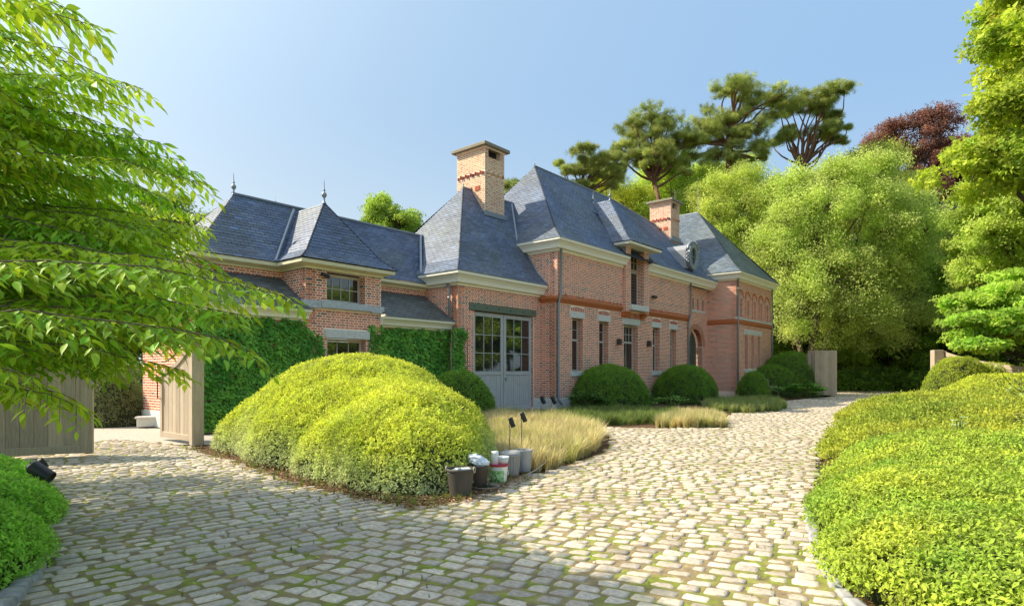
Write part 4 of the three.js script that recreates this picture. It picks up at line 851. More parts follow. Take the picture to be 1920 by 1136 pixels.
function grass(label, poly, n, h, colf, seed) {
  const cx = poly.reduce((a, p) => a + p[0], 0) / poly.length, cd = poly.reduce((a, p) => a + p[1], 0) / poly.length;
  const t = thing('ornamental_grass', label, 'grass', [cx, 0, -cd]); t.userData.kind = 'stuff';
  const r = rng(seed), xs = poly.map((p) => p[0]), ds = poly.map((p) => p[1]), items = [];
  for (let i = 0; i < n * 6 && items.length < n; i++) {
    const x = lerp(Math.min(...xs), Math.max(...xs), r()), d = lerp(Math.min(...ds), Math.max(...ds), r()); if (!inside(x, d, poly)) continue;
    const s = h / 0.46 * (0.75 + 0.5 * r()) * (1 + 0.5 * fbm(x * 1.4, d * 1.4));
    items.push({ m: new THREE.Matrix4().compose(V(x - cx, -0.05, -(d - cd)), new THREE.Quaternion().setFromEuler(new THREE.Euler((r() - 0.5) * 0.5, r() * 6.28, (r() - 0.5) * 0.5)), V(s, s, s)), c: col(...shade(colf(x, d, r), 0.7 + 0.6 * r())), g: Math.floor(r() * 4) });
  }
  tufts.forEach((g, gi) => inst('blades', g, M.leaf, items.filter((it) => it.g === gi), t));
}
const straw = [0.78, 0.66, 0.36], olive = [0.44, 0.47, 0.12], gg = [0.20, 0.30, 0.06];
grass('straw yellow ornamental grass between the big hedge and the garage', [[-0.3, 10.4], [0.2, 9.75], [0.62, 10.0], [1.15, 11.1], [1.75, 12.5], [2.1, 14.2], [2.2, 16.3], [1.6, 18.6], [0.2, 20.6], [-1.5, 21.5], [-1.6, 20.9], [-0.6, 17], [-0.5, 13.5]], 2600, 0.44, (x, d, r) => { const e = fbm(x * 0.7, d * 0.7) + r() * 0.7; return d > 19.5 && r() < 0.6 ? mixc(gg, straw, r() * 0.5) : x > 0.9 + (d - 10) * 0.12 && r() < 0.5 ? mixc(olive, straw, r()) : mixc(olive, straw, clamp(0.35 + e, 0, 1)); }, 1);
grass('dark green ornamental grass below the main front', [[1.6, 18.6], [2.8, 18.3], [4.4, 18.9], [6.0, 20.5], [6.6, 23], [4.5, 24.5], [2.5, 23.5], [1.4, 22]], 1300, 0.35, (x, d, r) => mixc(gg, [0.26, 0.28, 0.08], r() * 0.7), 2);
grass('straw tipped ornamental grass in front of the two dome bushes', [[4.2, 17.7], [5.2, 17.2], [6.2, 17.6], [6.9, 19.8], [7.2, 22], [6.2, 22.5], [5.0, 20.0]], 900, 0.38, (x, d, r) => mixc(mixc(gg, olive, 0.6), straw, clamp(0.2 + r() * 0.9 + fbm(x, d) * 0.6, 0, 1)), 3);
grass('green ornamental grass along the court towards the right gate', [[7.8, 23.9], [9.2, 23.4], [10.6, 24.2], [12.0, 26.5], [13.6, 31], [12.5, 33], [10.5, 31], [8.6, 27.5]], 1200, 0.42, (x, d, r) => mixc(gg, mixc(olive, straw, r() * 0.5), r() * 0.8), 4);

// ------------------------------------------------------------------ broad leaved plants
function leafyPlant(name, label, x, d, n, L, W, c, hgt, seed, grp) {
  const t = thing(name, label, 'plant', [x, 0, -d], 0, grp), r = rng(seed), stems = new MB(), mats = [c, shade(c, 0.75), shade(c, 1.25)].map((q) => leafMat(...q, 0.3));
  for (let i = 0; i < n; i++) {
    const a = i / n * 6.283 * 2.6 + r(), ro = L * (0.2 + 1.1 * Math.sqrt(i / n)), y = hgt * (1 - 0.45 * i / n) * (0.8 + 0.35 * r()), p = V(Math.cos(a) * ro, y, Math.sin(a) * ro);
    stems.tube([V(0, 0, 0), V(p.x * 0.4, y * 0.75, p.z * 0.4), p], 0.012, 0.006, 5);
    const b = new MB(), ax = V(Math.cos(a), -0.15 + 0.3 * r(), Math.sin(a)).normalize(), s = V(-ax.z, 0, ax.x).normalize();
    for (let k = -2; k <= 2; k++) { const q = k * 0.55, aa = ax.clone().multiplyScalar(Math.cos(q)).addScaledVector(s, Math.sin(q)).normalize(), ss = s.clone().multiplyScalar(Math.cos(q)).addScaledVector(ax, -Math.sin(q)).normalize(); addLeaf(b, p, aa, ss, L * (1 - Math.abs(k) * 0.14), W * 0.55, 0.35, true); }
    mesh('leaf', b.build(), mats[i % 3], t);
  }
  mesh('stem', stems.build(), std(0.12, 0.17, 0.04, 0.8), t);
}
leafyPlant('leafy_plant', 'bright green broad leaved plant at the foot of the pale plank gate', 17.5, 36.2, 34, 0.62, 0.36, [0.16, 0.36, 0.04], 0.8, 5);
leafyPlant('leafy_plant', 'second bright green broad leaved plant beside the wooden garden chair', 16.3, 36.4, 22, 0.5, 0.3, [0.13, 0.30, 0.04], 0.65, 6);
leafyPlant('leafy_plant', 'broad leaved plant by the drainpipe left of the large dome bush', 3.0, 24.6, 26, 0.42, 0.26, [0.09, 0.20, 0.03], 0.75, 7);
leafyPlant('leafy_plant', 'light green broad leaved plant in front of the large dome bush', 6.6, 25.4, 18, 0.4, 0.24, [0.16, 0.32, 0.04], 0.55, 8);
leafyPlant('leafy_plant', 'pale broad leaved plant poking out of the lime ground cover', 7.3, 9.9, 12, 0.11, 0.08, [0.42, 0.55, 0.28], 0.78, 9);

// ------------------------------------------------------------------ ivy on the left wing
function ivy(label, spots, seed) {
  const g = new MB(); { const pts = [[0, 0], [0.5, -0.12], [0.42, 0.4], [0, 1], [-0.42, 0.4], [-0.5, -0.12]].map(([a, b]) => [a, -b * 0.9, 0.1 * Math.abs(a) * -1]); for (let k = 1; k < 5; k++) g.tri(pts[0], pts[k], pts[k + 1]); g.tri(pts[0], pts[5], pts[1]); }
  const leaf = g.build(), p0 = H(spots[0].x0, 0, spots[0].z), t = thing('ivy', label, 'ivy', p0.toArray(), HT), r = rng(seed), items = [], stems = new MB();
  for (const s of spots) {
    const area = (s.x1 - s.x0) * (s.y1 - s.y0), n = Math.round(area * 800);
    for (let i = 0; i < n; i++) {
      const u = r(), v = r(); let a = lerp(s.x0, s.x1, u), y = lerp(s.y0, s.y1, v);
      const edge = s.edge ? s.edge(a, y) : 1; if (r() > edge) continue;
      const bulge = (s.thick ?? 0.22) * (0.55 + 0.6 * fbm(a * 1.1, y * 1.1, seed)) * Math.pow(r(), 0.35);
      const q = s.side ? V(s.z - spots[0].x0 - bulge, y, a - spots[0].z) : V(a - spots[0].x0, y, s.z - spots[0].z + bulge);
      const nn = (s.side ? V(-1, 0.5, 0.1) : V(0.05, 0.5, 1)).add(dirIn(r).multiplyScalar(0.75)).normalize(), k = lerp(0.055, 0.115, r());
      const qq = new THREE.Quaternion().setFromUnitVectors(V(0, 0, 1), nn).multiply(new THREE.Quaternion().setFromAxisAngle(V(0, 0, 1), (r() - 0.5) * 1.4));
      const c = shade(mixc([0.10, 0.32, 0.04], [0.30, 0.62, 0.08], clamp(0.4 + fbm(a * 2, y * 2) + bulge * 2 - 0.3, 0, 1)), 0.6 + 0.7 * r());
      items.push({ m: new THREE.Matrix4().compose(q, qq, V(k, k, k)), c: col(...c) });
    }
    for (let i = 0; i < 14; i++) { let x = lerp(s.x0, s.x1, r()); const pts = []; for (let k = 0; k <= 5; k++) { x = clamp(x + (r() - 0.5) * 0.3, s.x0, s.x1); const y = lerp(s.y0, s.y1, k / 5); pts.push(s.side ? V(s.z - spots[0].x0 - 0.02, y, x - spots[0].z) : V(x - spots[0].x0, y, s.z - spots[0].z + 0.02)); } stems.tube(pts, 0.012, 0.005, 5); }
  }
  mesh('stem', stems.build(), M.bark, t); inst('leaves', leaf, leafMat(1, 1, 1, 0.2, 0.45), items, t);
}
const soft = (x, a, w = 0.25) => clamp((x - a) / w, 0, 1);
ivy('dark green ivy covering the lower wall left of the middle window', [
  { x0: 6.75, x1: 10.36, y0: 0.05, y1: 3.1, z: -16.2, thick: 0.26, edge: (a, y) => soft(10.38 + 0.12 * n3(y * 2, 1, 1) - a, 0, 0.15) * soft(3.12 + 0.1 * n3(a * 3, 2, 1) - y, 0, 0.1) * (a > 9.74 ? soft(2.95 - (a - 9.74) * 0.5 - y, 0, 0.15) : 1) },
  { x0: -17.0, x1: -16.1, y0: 0.05, y1: 2.9, z: 6.78, side: true, edge: (a, y) => soft(a, -17.0, 0.7) }], 71);
ivy('dark green ivy covering the lower wall between the middle window and the garage', [
  { x0: 11.95, x1: 16.15, y0: 0.05, y1: 3.12, z: -16.2, thick: 0.24, edge: (a, y) => soft(a, 11.92 + 0.12 * n3(y * 2, 5, 1), 0.15) * soft(3.1 + 0.08 * n3(a * 3, 6, 1) - y + (a > 15.4 ? 0.12 : 0), 0, 0.1) * soft(16.1 - 0.15 * Math.abs(n3(y * 2, 8, 2)) - a, 0, 0.2) },
  { x0: 15.3, x1: 16.1, y0: 0.3, y1: 3.2, z: -15.72, thick: 0.16, edge: (a, y) => soft(15.98 + 0.2 * n3(y * 1.5, 9, 2) - a, 0, 0.2) * soft(3.2 - y, 0, 0.2) }], 72);
// ------------------------------------------------------------------ trees
const broadFar = [1, 2, 3].map((s) => clump(200 + s, 14, 0.42, 0.20, 0.13, { flat: 0.55, up: -0.1, out: 0.5 }));
const broadFine = [1, 2, 3].map((s) => clump(210 + s, 16, 0.55, 0.14, 0.09, { flat: 0.6, up: -0.35, out: 0.4 }));
const mapleClump = [1, 2, 3].map((s) => clump(220 + s, 12, 0.34, 0.24, 0.2, { flat: 0.45, up: -0.1, out: 0.7 }));
const pineClump = [1, 2, 3].map((s) => needles(230 + s, 40, 0.40, 0.02));
const wispy = [1, 2, 3].map((s) => clump(240 + s, 18, 0.5, 0.15, 0.06, { flat: 0.8, up: -0.6, out: 0.2 }));
function bent(a, b, r, k = 0.08, n = 6) {
  const L = a.distanceTo(b), pts = [], w = dirIn(r).multiplyScalar(L * k), w2 = dirIn(r).multiplyScalar(L * k * 0.6);
  for (let i = 0; i <= n; i++) { const t = i / n; pts.push(a.clone().lerp(b, t).addScaledVector(w, Math.sin(t * Math.PI)).addScaledVector(w2, Math.sin(t * Math.PI * 2))); }
  return pts;
}
// lobes: {x, y, d, rx, ry, rd, n (clumps per lobe)}; each clump cloud is a shell of leaf sprays, lighter outside
function tree(name, label, category, o) {
  const t = thing(name, label, category, [o.x, 0, -o.d], 0, o.group), r = rng(o.seed), off = V(o.x, 0, -o.d);
  const wood = new MB(), limbs = new MB(), items = [], stems = o.stems ?? 1, fork = o.fork ?? 0.35;
  const heads = [];
  for (let s = 0; s < stems; s++) {
    const a = s / stems * 6.28 + r(), top = V(o.lean?.[0] ?? 0, o.h * fork, o.lean?.[1] ?? 0).add(V(Math.cos(a), 0, Math.sin(a)).multiplyScalar(stems > 1 ? o.h * 0.09 : 0)), base = V(Math.cos(a), 0, Math.sin(a)).multiplyScalar(stems > 1 ? o.tr * 1.3 : 0);
    wood.tube(bent(base, top, r, o.bend ?? 0.05), o.tr, o.tr * 0.62, 9); heads.push(top);
  }
  o.lobes.forEach((l, li) => {
    const c = V(l.x, l.y, -l.d).sub(off), from = heads[li % heads.length];
    const fr = from.clone().multiplyScalar(1 - 0.45 * clamp((from.y - c.y + 2.5) / (from.y + 0.1), 0, 0.8)); limbs.tube(bent(o.lateral ? fr : from, c, r, 0.14), o.tr * 0.5, o.tr * 0.14, 7);
    const nc = l.n ?? 26, per = o.per ?? 26;
    for (let k = 0; k < nc; k++) {
      const v = dirIn(r).normalize(); if (v.y < -0.3 && r() < 0.6) v.y *= -1;
      const rad = 0.55 + 0.5 * Math.sqrt(r()), q = c.clone().add(V(v.x * l.rx * rad, v.y * l.ry * rad, v.z * l.rd * rad));
      if (r() < 0.5) limbs.tube(bent(c, q, r, 0.12, 4), o.tr * 0.13, 0.015, 5, false);
      const cr = (o.cr ?? 0.3) * (l.rx + l.ry + l.rd) / 3 * (0.65 + 0.7 * r()), tone = 0.72 + 0.5 * r(), warm = r();
      for (let i = 0; i < per; i++) {
        const w = dirIn(r).normalize(), k2 = Math.pow(r(), 0.4) * (r() < 0.25 ? 1.5 : 1), p = q.clone().add(V(w.x * cr * k2 * (o.cw ?? 1.15), w.y * cr * k2 * (o.ch ?? 0.6), w.z * cr * k2 * (o.cw ?? 1.15)));
        if (p.y < 0.15) continue;
        const nn = V(w.x * 0.7, 0.75 + w.y * 0.4, w.z * 0.7).add(dirIn(r).multiplyScalar(0.5)).normalize(), s = (o.ls ?? 1) * (0.7 + 0.6 * r());
        const cc = shade(mixc(o.c0, o.c1, clamp(warm * 0.6 + r() * 0.5, 0, 1)), tone * (0.75 + 0.5 * r()));
        items.push({ m: new THREE.Matrix4().compose(p, qUp(nn, r() * 6.28), V(s, s, s)), c: col(...cc), g: Math.floor(r() * 3) });
      }
    }
  });
  mesh('trunk', wood.build(true), o.bark ?? M.bark, t); mesh('branches', limbs.build(true), o.bark ?? M.bark, t);
  (o.geos ?? broadFar).forEach((g, gi) => { const a = items.filter((it) => it.g === gi); if (a.length) inst('crown', g, o.mat ?? M.leafFar, a, t); });
  treeLeaves += items.length;
  return t;
}
let treeLeaves = 0;
// lobes spread in an ellipsoid
function lobesIn(x, y, d, rx, ry, rd, n, s, seed, per) {
  const r = rng(seed), out = [];
  for (let i = 0; i < n; i++) { const a = i / n * 6.283 * 3.88 + r() * 0.7, v = V(Math.cos(a), lerp(-0.85, 0.95, (i + 0.5) / n), Math.sin(a)), q = Math.sqrt(1 - v.y * v.y * 0.8), k = 0.72 * (0.75 + 0.35 * r()); out.push({ x: x + v.x * q * rx * k, y: y + v.y * ry * 0.75, d: d + v.z * q * rd * k, rx: rx * s, ry: ry * s * 0.8, rd: rd * s, n: per }); }
  return out;
}
const px = (u, v, d) => [(u - 960) / 1140 * d, 1.6 + (696 - v) / 1140 * d];
// the big weeping light tree behind the pale gate
tree('broadleaf_tree', 'big light green broadleaf tree with several pale stems behind the plank gate', 'tree', { x: 23.2, d: 47, h: 19, tr: 0.26, stems: 4, fork: 0.34, bark: M.paleBark, seed: 301, geos: broadFine, cr: 0.42, cw: 1.0, ch: 1.1, per: 15, ls: 1.0, loose: 1,
  c0: [0.44, 0.60, 0.11], c1: [0.80, 0.86, 0.27], lobes: [...lobesIn(25.6, 11.6, 47, 7.8, 6.6, 5.5, 34, 0.25, 5, 24), { x: 21.5, y: 6.3, d: 44.5, rx: 2.6, ry: 1.8, rd: 2.2, n: 24 }, { x: 25.8, y: 5.6, d: 44.5, rx: 2.8, ry: 1.6, rd: 2, n: 24 }, { x: 23.5, y: 8, d: 43.6, rx: 2.8, ry: 2.2, rd: 2, n: 26 }, { x: 22.2, y: 4.6, d: 45.6, rx: 1.9, ry: 1.1, rd: 1.6, n: 16 }, { x: 27.2, y: 4.6, d: 45.6, rx: 2.4, ry: 1.2, rd: 1.8, n: 18 }, { x: 30.2, y: 5.2, d: 46, rx: 2.2, ry: 1.5, rd: 2, n: 18 }, { x: 28.5, y: 7.5, d: 46, rx: 2.2, ry: 2.2, rd: 2.2, n: 20 }, { x: 20.3, y: 9.5, d: 46, rx: 2.2, ry: 2.6, rd: 2.2, n: 22 }] });
tree('broadleaf_tree', 'tall fresh green tree rising behind the right wing roof', 'tree', { x: 21.5, d: 60, h: 21, tr: 0.32, seed: 302, geos: wispy, cr: 0.42, ch: 0.95, per: 17, ls: 1.1, c0: [0.42, 0.58, 0.08], c1: [0.80, 0.88, 0.2], lobes: lobesIn(21.5, 14.6, 60, 6.4, 8.6, 5, 26, 0.3, 6, 24) });
tree('broadleaf_tree', 'fine leaved light green tree close behind the right wing', 'tree', { x: 18.6, d: 51, h: 19, tr: 0.24, stems: 3, fork: 0.4, bark: M.paleBark, seed: 311, geos: wispy, cr: 0.42, ch: 1.0, per: 16, ls: 1.0, c0: [0.48, 0.62, 0.1], c1: [0.86, 0.9, 0.25], lobes: lobesIn(18.6, 12.4, 51, 4.2, 6.4, 3.6, 24, 0.3, 66, 22) });
tree('broadleaf_tree', 'bright green tree behind the second chimney', 'tree', { x: 15.5, d: 58, h: 19, tr: 0.3, seed: 303, geos: wispy, cr: 0.42, ch: 0.95, per: 17, ls: 1.1, c0: [0.44, 0.62, 0.08], c1: [0.80, 0.90, 0.2], lobes: lobesIn(15.5, 15.2, 58, 5.0, 8.2, 4, 22, 0.32, 7, 24) });
tree('broadleaf_tree', 'yellow green tree showing over the main ridge left of the second chimney', 'tree', { x: 10.5, d: 58, h: 19, tr: 0.28, seed: 304, geos: wispy, cr: 0.42, ch: 0.95, per: 15, ls: 1.05, c0: [0.48, 0.60, 0.07], c1: [0.85, 0.86, 0.15], lobes: lobesIn(10.0, 14.6, 58, 4.2, 6.4, 3.5, 16, 0.34, 8, 22) });
tree('broadleaf_tree', 'light green tree between the big weeping tree and the copper beech', 'tree', { x: 33, d: 56, h: 22, tr: 0.3, seed: 305, geos: broadFine, cr: 0.42, ch: 0.9, per: 16, ls: 1.1, c0: [0.42, 0.52, 0.08], c1: [0.82, 0.80, 0.2], lobes: lobesIn(33.2, 14.5, 56, 5.6, 8.0, 4.5, 24, 0.3, 9, 24) });
tree('copper_beech', 'dark red copper beech among the green trees on the right', 'tree', { x: 42, d: 62, h: 27, tr: 0.4, seed: 306, geos: broadFar, cr: 0.44, per: 13, ls: 0.9, c0: [0.17, 0.085, 0.06], c1: [0.44, 0.21, 0.14], lobes: [...lobesIn(41.6, 19.2, 62, 7.4, 9.8, 5, 34, 0.25, 10, 22)] });
tree('hornbeam_tree', 'mid green tree below the right side of the big weeping tree', 'tree', { x: 31.8, d: 52.5, h: 13, tr: 0.2, stems: 2, seed: 312, geos: broadFine, cr: 0.42, ch: 0.9, per: 15, ls: 0.95, c0: [0.27, 0.44, 0.06], c1: [0.62, 0.76, 0.16], lobes: lobesIn(32.2, 8.0, 52.0, 4.2, 5.6, 2.6, 22, 0.32, 67, 20) });
tree('maple_tree', 'tall yellow green maple filling the upper right corner', 'tree', { x: 31.5, d: 32, h: 26, tr: 0.45, seed: 307, geos: mapleClump, cr: 0.42, per: 25, ls: 0.9, fork: 0.3, c0: [0.26, 0.44, 0.04], c1: [0.70, 0.76, 0.07],
  lobes: [...lobesIn(31.6, 19, 32, 5.6, 9, 5.5, 20, 0.32, 11, 26), { x: 24.4, y: 12.2, d: 32, rx: 2.2, ry: 1.5, rd: 2.0, n: 24 }, { x: 25.9, y: 14.7, d: 31, rx: 2.0, ry: 1.5, rd: 2.0, n: 22 }, { x: 27.5, y: 11.9, d: 31, rx: 2.2, ry: 1.5, rd: 2.0, n: 22 }, { x: 26.4, y: 18.4, d: 31, rx: 1.7, ry: 1.4, rd: 1.7, n: 20 }, { x: 26.2, y: 21.4, d: 31, rx: 1.6, ry: 1.3, rd: 1.6, n: 20 }] });
tree('broadleaf_tree', 'light green tree at the right edge below the maple', 'tree', { x: 34, d: 39, h: 14, tr: 0.3, seed: 308, geos: broadFar, cr: 0.42, per: 15, ls: 0.85, c0: [0.32, 0.46, 0.06], c1: [0.72, 0.84, 0.17], lobes: lobesIn(33.2, 10, 39, 5.4, 4.8, 4.5, 18, 0.33, 12, 26) });
// layered tree: flat sprays near the right gate
tree('dogwood_tree', 'bright green tree with layered flat sprays above the right gate', 'tree', { x: 28.5, d: 33, h: 6.5, tr: 0.14, seed: 309, stems: 3, geos: mapleClump, cr: 0.42, cw: 1.35, ch: 0.2, per: 30, ls: 0.62, c0: [0.281, 0.544, 0.049], c1: [0.693, 0.850, 0.132],
  lobes: [[25.0, 3.4, 31.5, 1.7], [23.6, 2.9, 31, 1.0], [24.2, 4.2, 31.5, 1.4], [26.2, 4.9, 32, 2.1], [28.6, 4.0, 31.5, 2.3], [27.4, 5.7, 32.5, 2.2], [30.2, 5.4, 32.5, 2.6], [28.8, 6.6, 33.2, 2.4], [24.7, 5.4, 33, 1.2], [31.5, 3.6, 31.5, 2.0]].map(([x, y, d, s]) => ({ x, y, d, rx: s, ry: s * 0.22, rd: s * 0.9, n: 20 })) });
// pines
function pine(label, o) {
  return tree('pine_tree', label, 'tree', { bark: M.pineBark, geos: pineClump, mat: M.needle, cr: 0.42, cw: 1.25, ch: 0.5, per: 20, ls: 0.72, fork: 0.86, lateral: true, bend: 0.07, c0: [0.22, 0.31, 0.08], c1: [0.58, 0.62, 0.16], ...o });
}
const pl = (d, list) => list.flatMap(([u, v, r, ...e], i) => [[u, v, r * 0.85, ...e], [u + 26 * Math.sin(i * 2.3 + 1), v + 14 + 10 * Math.sin(i * 5.1), r * 0.5, 0.4, 5], [u - 30 * Math.sin(i * 3.7), v - 2 + 14 * Math.cos(i * 1.9), r * 0.42, 0.4, 5]]).map(([u, v, r, f = 0.5, n = 13]) => { const [x, y] = px(u, v, d); return { x, y, d: d + (u * 7 % 3) - 1, rx: r, ry: r * f, rd: r, n }; });
pine('tallest pine with a bare orange trunk in the middle of the skyline', { x: 19.3, d: 54, h: 27, tr: 0.34, seed: 320, group: undefined, lobes: pl(54, [[1400, 160, 2.0], [1365, 175, 1.8], [1430, 195, 2.2], [1340, 215, 2.0], [1385, 225, 2.0], [1455, 190, 1.6, 0.5], [1315, 245, 1.8], [1410, 250, 1.5], [1360, 265, 1.8], [1300, 265, 1.4], [1420, 280, 1.5, 0.4], [1345, 295, 1.7]]) });
pine('broad pine left of the tallest pine', { x: 12.6, d: 54, h: 22, tr: 0.28, seed: 321, lobes: pl(54, [[1222, 215, 1.7], [1190, 235, 1.5], [1255, 235, 1.6], [1210, 260, 1.9], [1250, 270, 1.7], [1175, 275, 1.4], [1280, 255, 1.3], [1230, 295, 1.8], [1195, 300, 1.4], [1268, 305, 1.5]]) });
pine('flat topped pine standing apart on the right of the skyline', { x: 25.8, d: 54, h: 24.5, tr: 0.24, seed: 322, bend: 0.09, fork: 0.8, lobes: pl(54, [[1525, 185, 1.6, 0.4], [1560, 180, 1.5, 0.4], [1492, 200, 1.5, 0.4], [1468, 215, 1.2, 0.4], [1580, 212, 1.0, 0.5], [1540, 200, 1.4, 0.4], [1540, 245, 1.5, 0.4], [1490, 250, 1.2, 0.4], [1568, 248, 1.0, 0.4]]) });
pine('small pine just right of the main roof peak', { x: 5.9, d: 52, h: 19, tr: 0.22, seed: 323, lobes: pl(52, [[1092, 295, 1.2], [1118, 300, 1.1], [1075, 318, 1.0], [1140, 305, 1.2], [1108, 325, 1.2], [1150, 330, 1.2], [1085, 345, 1.1]]) });
pine('pine half hidden between the buff chimney and the main roof', { x: 0.6, d: 52, h: 17.5, tr: 0.2, seed: 324, lobes: pl(52, [[962, 345, 1.0], [975, 365, 1.1], [950, 370, 1.2], [985, 395, 1.2], [958, 400, 1.2]]) });
// behind the left wing and the left gate
tree('broadleaf_tree', 'round green tree rising behind the left wing roof', 'tree', { x: -8.7, d: 44, h: 14, tr: 0.25, seed: 330, geos: broadFar, cr: 0.42, per: 15, ls: 0.75, c0: [0.214, 0.396, 0.049], c1: [0.627, 0.759, 0.116], lobes: lobesIn(-8.7, 10.6, 44, 2.5, 3.4, 2.5, 14, 0.4, 13, 22) });
tree('broadleaf_tree', 'dark green tree beyond the left end of the house', 'tree', { x: -22.3, d: 42, h: 13.5, tr: 0.3, seed: 331, geos: broadFar, cr: 0.42, per: 15, ls: 0.85, c0: [0.132, 0.247, 0.041], c1: [0.396, 0.528, 0.083], lobes: lobesIn(-22.6, 9, 42, 4.2, 4.6, 3.8, 16, 0.36, 14, 24) });
[[-24, 32, 8.5, 4], [-30, 34, 11, 5], [-19.5, 36, 7, 3.4], [-34, 30, 9, 4.5], [-27, 45, 13, 5]].forEach(([x, d, h, w], i) =>
  tree('garden_tree', ['feathery light green tree behind the left gate opening', 'tall green tree filling the left background', 'small green tree behind the garden hedge on the left', 'dense green tree at the left edge of the garden', 'far green tree at the back of the left garden'][i], 'tree', { x, d, h, tr: 0.2, seed: 340 + i, geos: broadFar, cr: 0.42, per: 15, ls: 0.8, c0: [0.165, 0.330, 0.049], c1: [0.528, 0.693, 0.099], lobes: lobesIn(x, h * 0.58, d, w, h * 0.44, w, 13, 0.38, 60 + i, 20) }));
// the dark wood behind the far gate and along the right side
[[27, 58, 9, 4.5], [31.5, 53, 8, 4], [36, 60, 15, 5], [40, 48, 12, 5], [21, 66, 18, 5], [46, 55, 16, 6], [52, 66, 24, 7], [40, 42, 7, 4], [46, 44, 10, 5], [42, 60, 9, 4.5], [35, 63, 11, 5], [48, 68, 13, 6], [28, 72, 17, 6], [38, 74, 18, 7]].forEach(([x, d, h, w], i) =>
  tree('woodland_tree', ['low dark tree directly behind the far end of the court', 'shaded tree beside the end of the court', 'tall woodland tree behind the court end', 'woodland tree behind the layered dogwood', 'tall woodland tree behind the right wing', 'woodland tree at the right edge', 'big woodland tree behind the maple', 'low tree behind the right gate leaf', 'middling tree behind the right gate leaf', 'woodland tree seen left of the right gate post', 'woodland tree seen under the copper beech', 'woodland tree far behind the right gate post', 'deep woodland tree behind the weeping tree', 'deep woodland tree below the copper beech'][i], 'tree', { x, d, h, tr: 0.26, seed: 360 + i, geos: broadFar, cr: 0.44, per: 15, ls: 1.0, c0: [0.24, 0.42, 0.05], c1: [0.62, 0.80, 0.12], lobes: lobesIn(x, h * 0.5, d, w, h * 0.5, w, 15, 0.4, 80 + i, 20) }));
[[22.5, 49.5, 2.2, 1.3], [25.2, 51, 2.4, 1.6], [28.5, 50.5, 2.3, 1.35], [31, 50.5, 2.2, 1.7], [33.5, 48.5, 2.4, 1.5], [36.5, 46, 2.8, 2.2], [38, 58, 4.5, 3.0], [44, 60, 5, 3.4]].forEach(([x, d, w, h], i) =>
  mound('woodland_shrub', ['low shrub next to the plank gate at the wood edge', 'taller shrub under the weeping tree', 'low shrub in the middle of the wood edge', 'dark shrub beside the court end', 'green shrub left of the right gate post', 'large shrub behind the right gate post', 'broad shrub deep in the wood left of the gate post', 'broad shrub deep in the wood behind the gate post'][i], 'shrub', [{ x, d, rx: w, rd: w * 0.7, h }, { x: x + w * 0.5, d: d - 0.5, rx: w * 0.6, rd: w * 0.5, h: h * 0.7 }], { geos: mapleClump.slice(0, 2), R: 0.25, density: 22, mat: M.leafFar, color: (p, n, r) => shade(mixc([0.14, 0.28, 0.03], [0.42, 0.62, 0.08], r()), 0.6 + 0.7 * r()), seed: 90 + i, lump: 0.2, rough: 0.25 }));
// a garden on the right, outside the frame: it is what the garage windows reflect
[[31, 24.5, 8, 4], [36, 28, 11, 4.5], [38, 21, 13, 5], [45, 31, 15, 6], [29, 14, 9, 4.5], [46, 24, 14, 6]].forEach(([x, d, h, w], i) =>
  tree('garden_tree', ['green tree on the lawn right of the court', 'small green tree right of the ground cover', 'tall green tree right of the rounded hedge', 'green tree far to the right of the court', 'green tree to the right behind the viewer', 'tallest tree of the right garden'][i], 'tree', { x, d, h, tr: 0.22, seed: 400 + i, geos: broadFar, cr: 0.44, per: 16, ls: 1.0, c0: [0.198, 0.363, 0.049], c1: [0.594, 0.726, 0.099], lobes: lobesIn(x, h * 0.58, d, w, h * 0.44, w, 12, 0.4, 120 + i, 18) }));

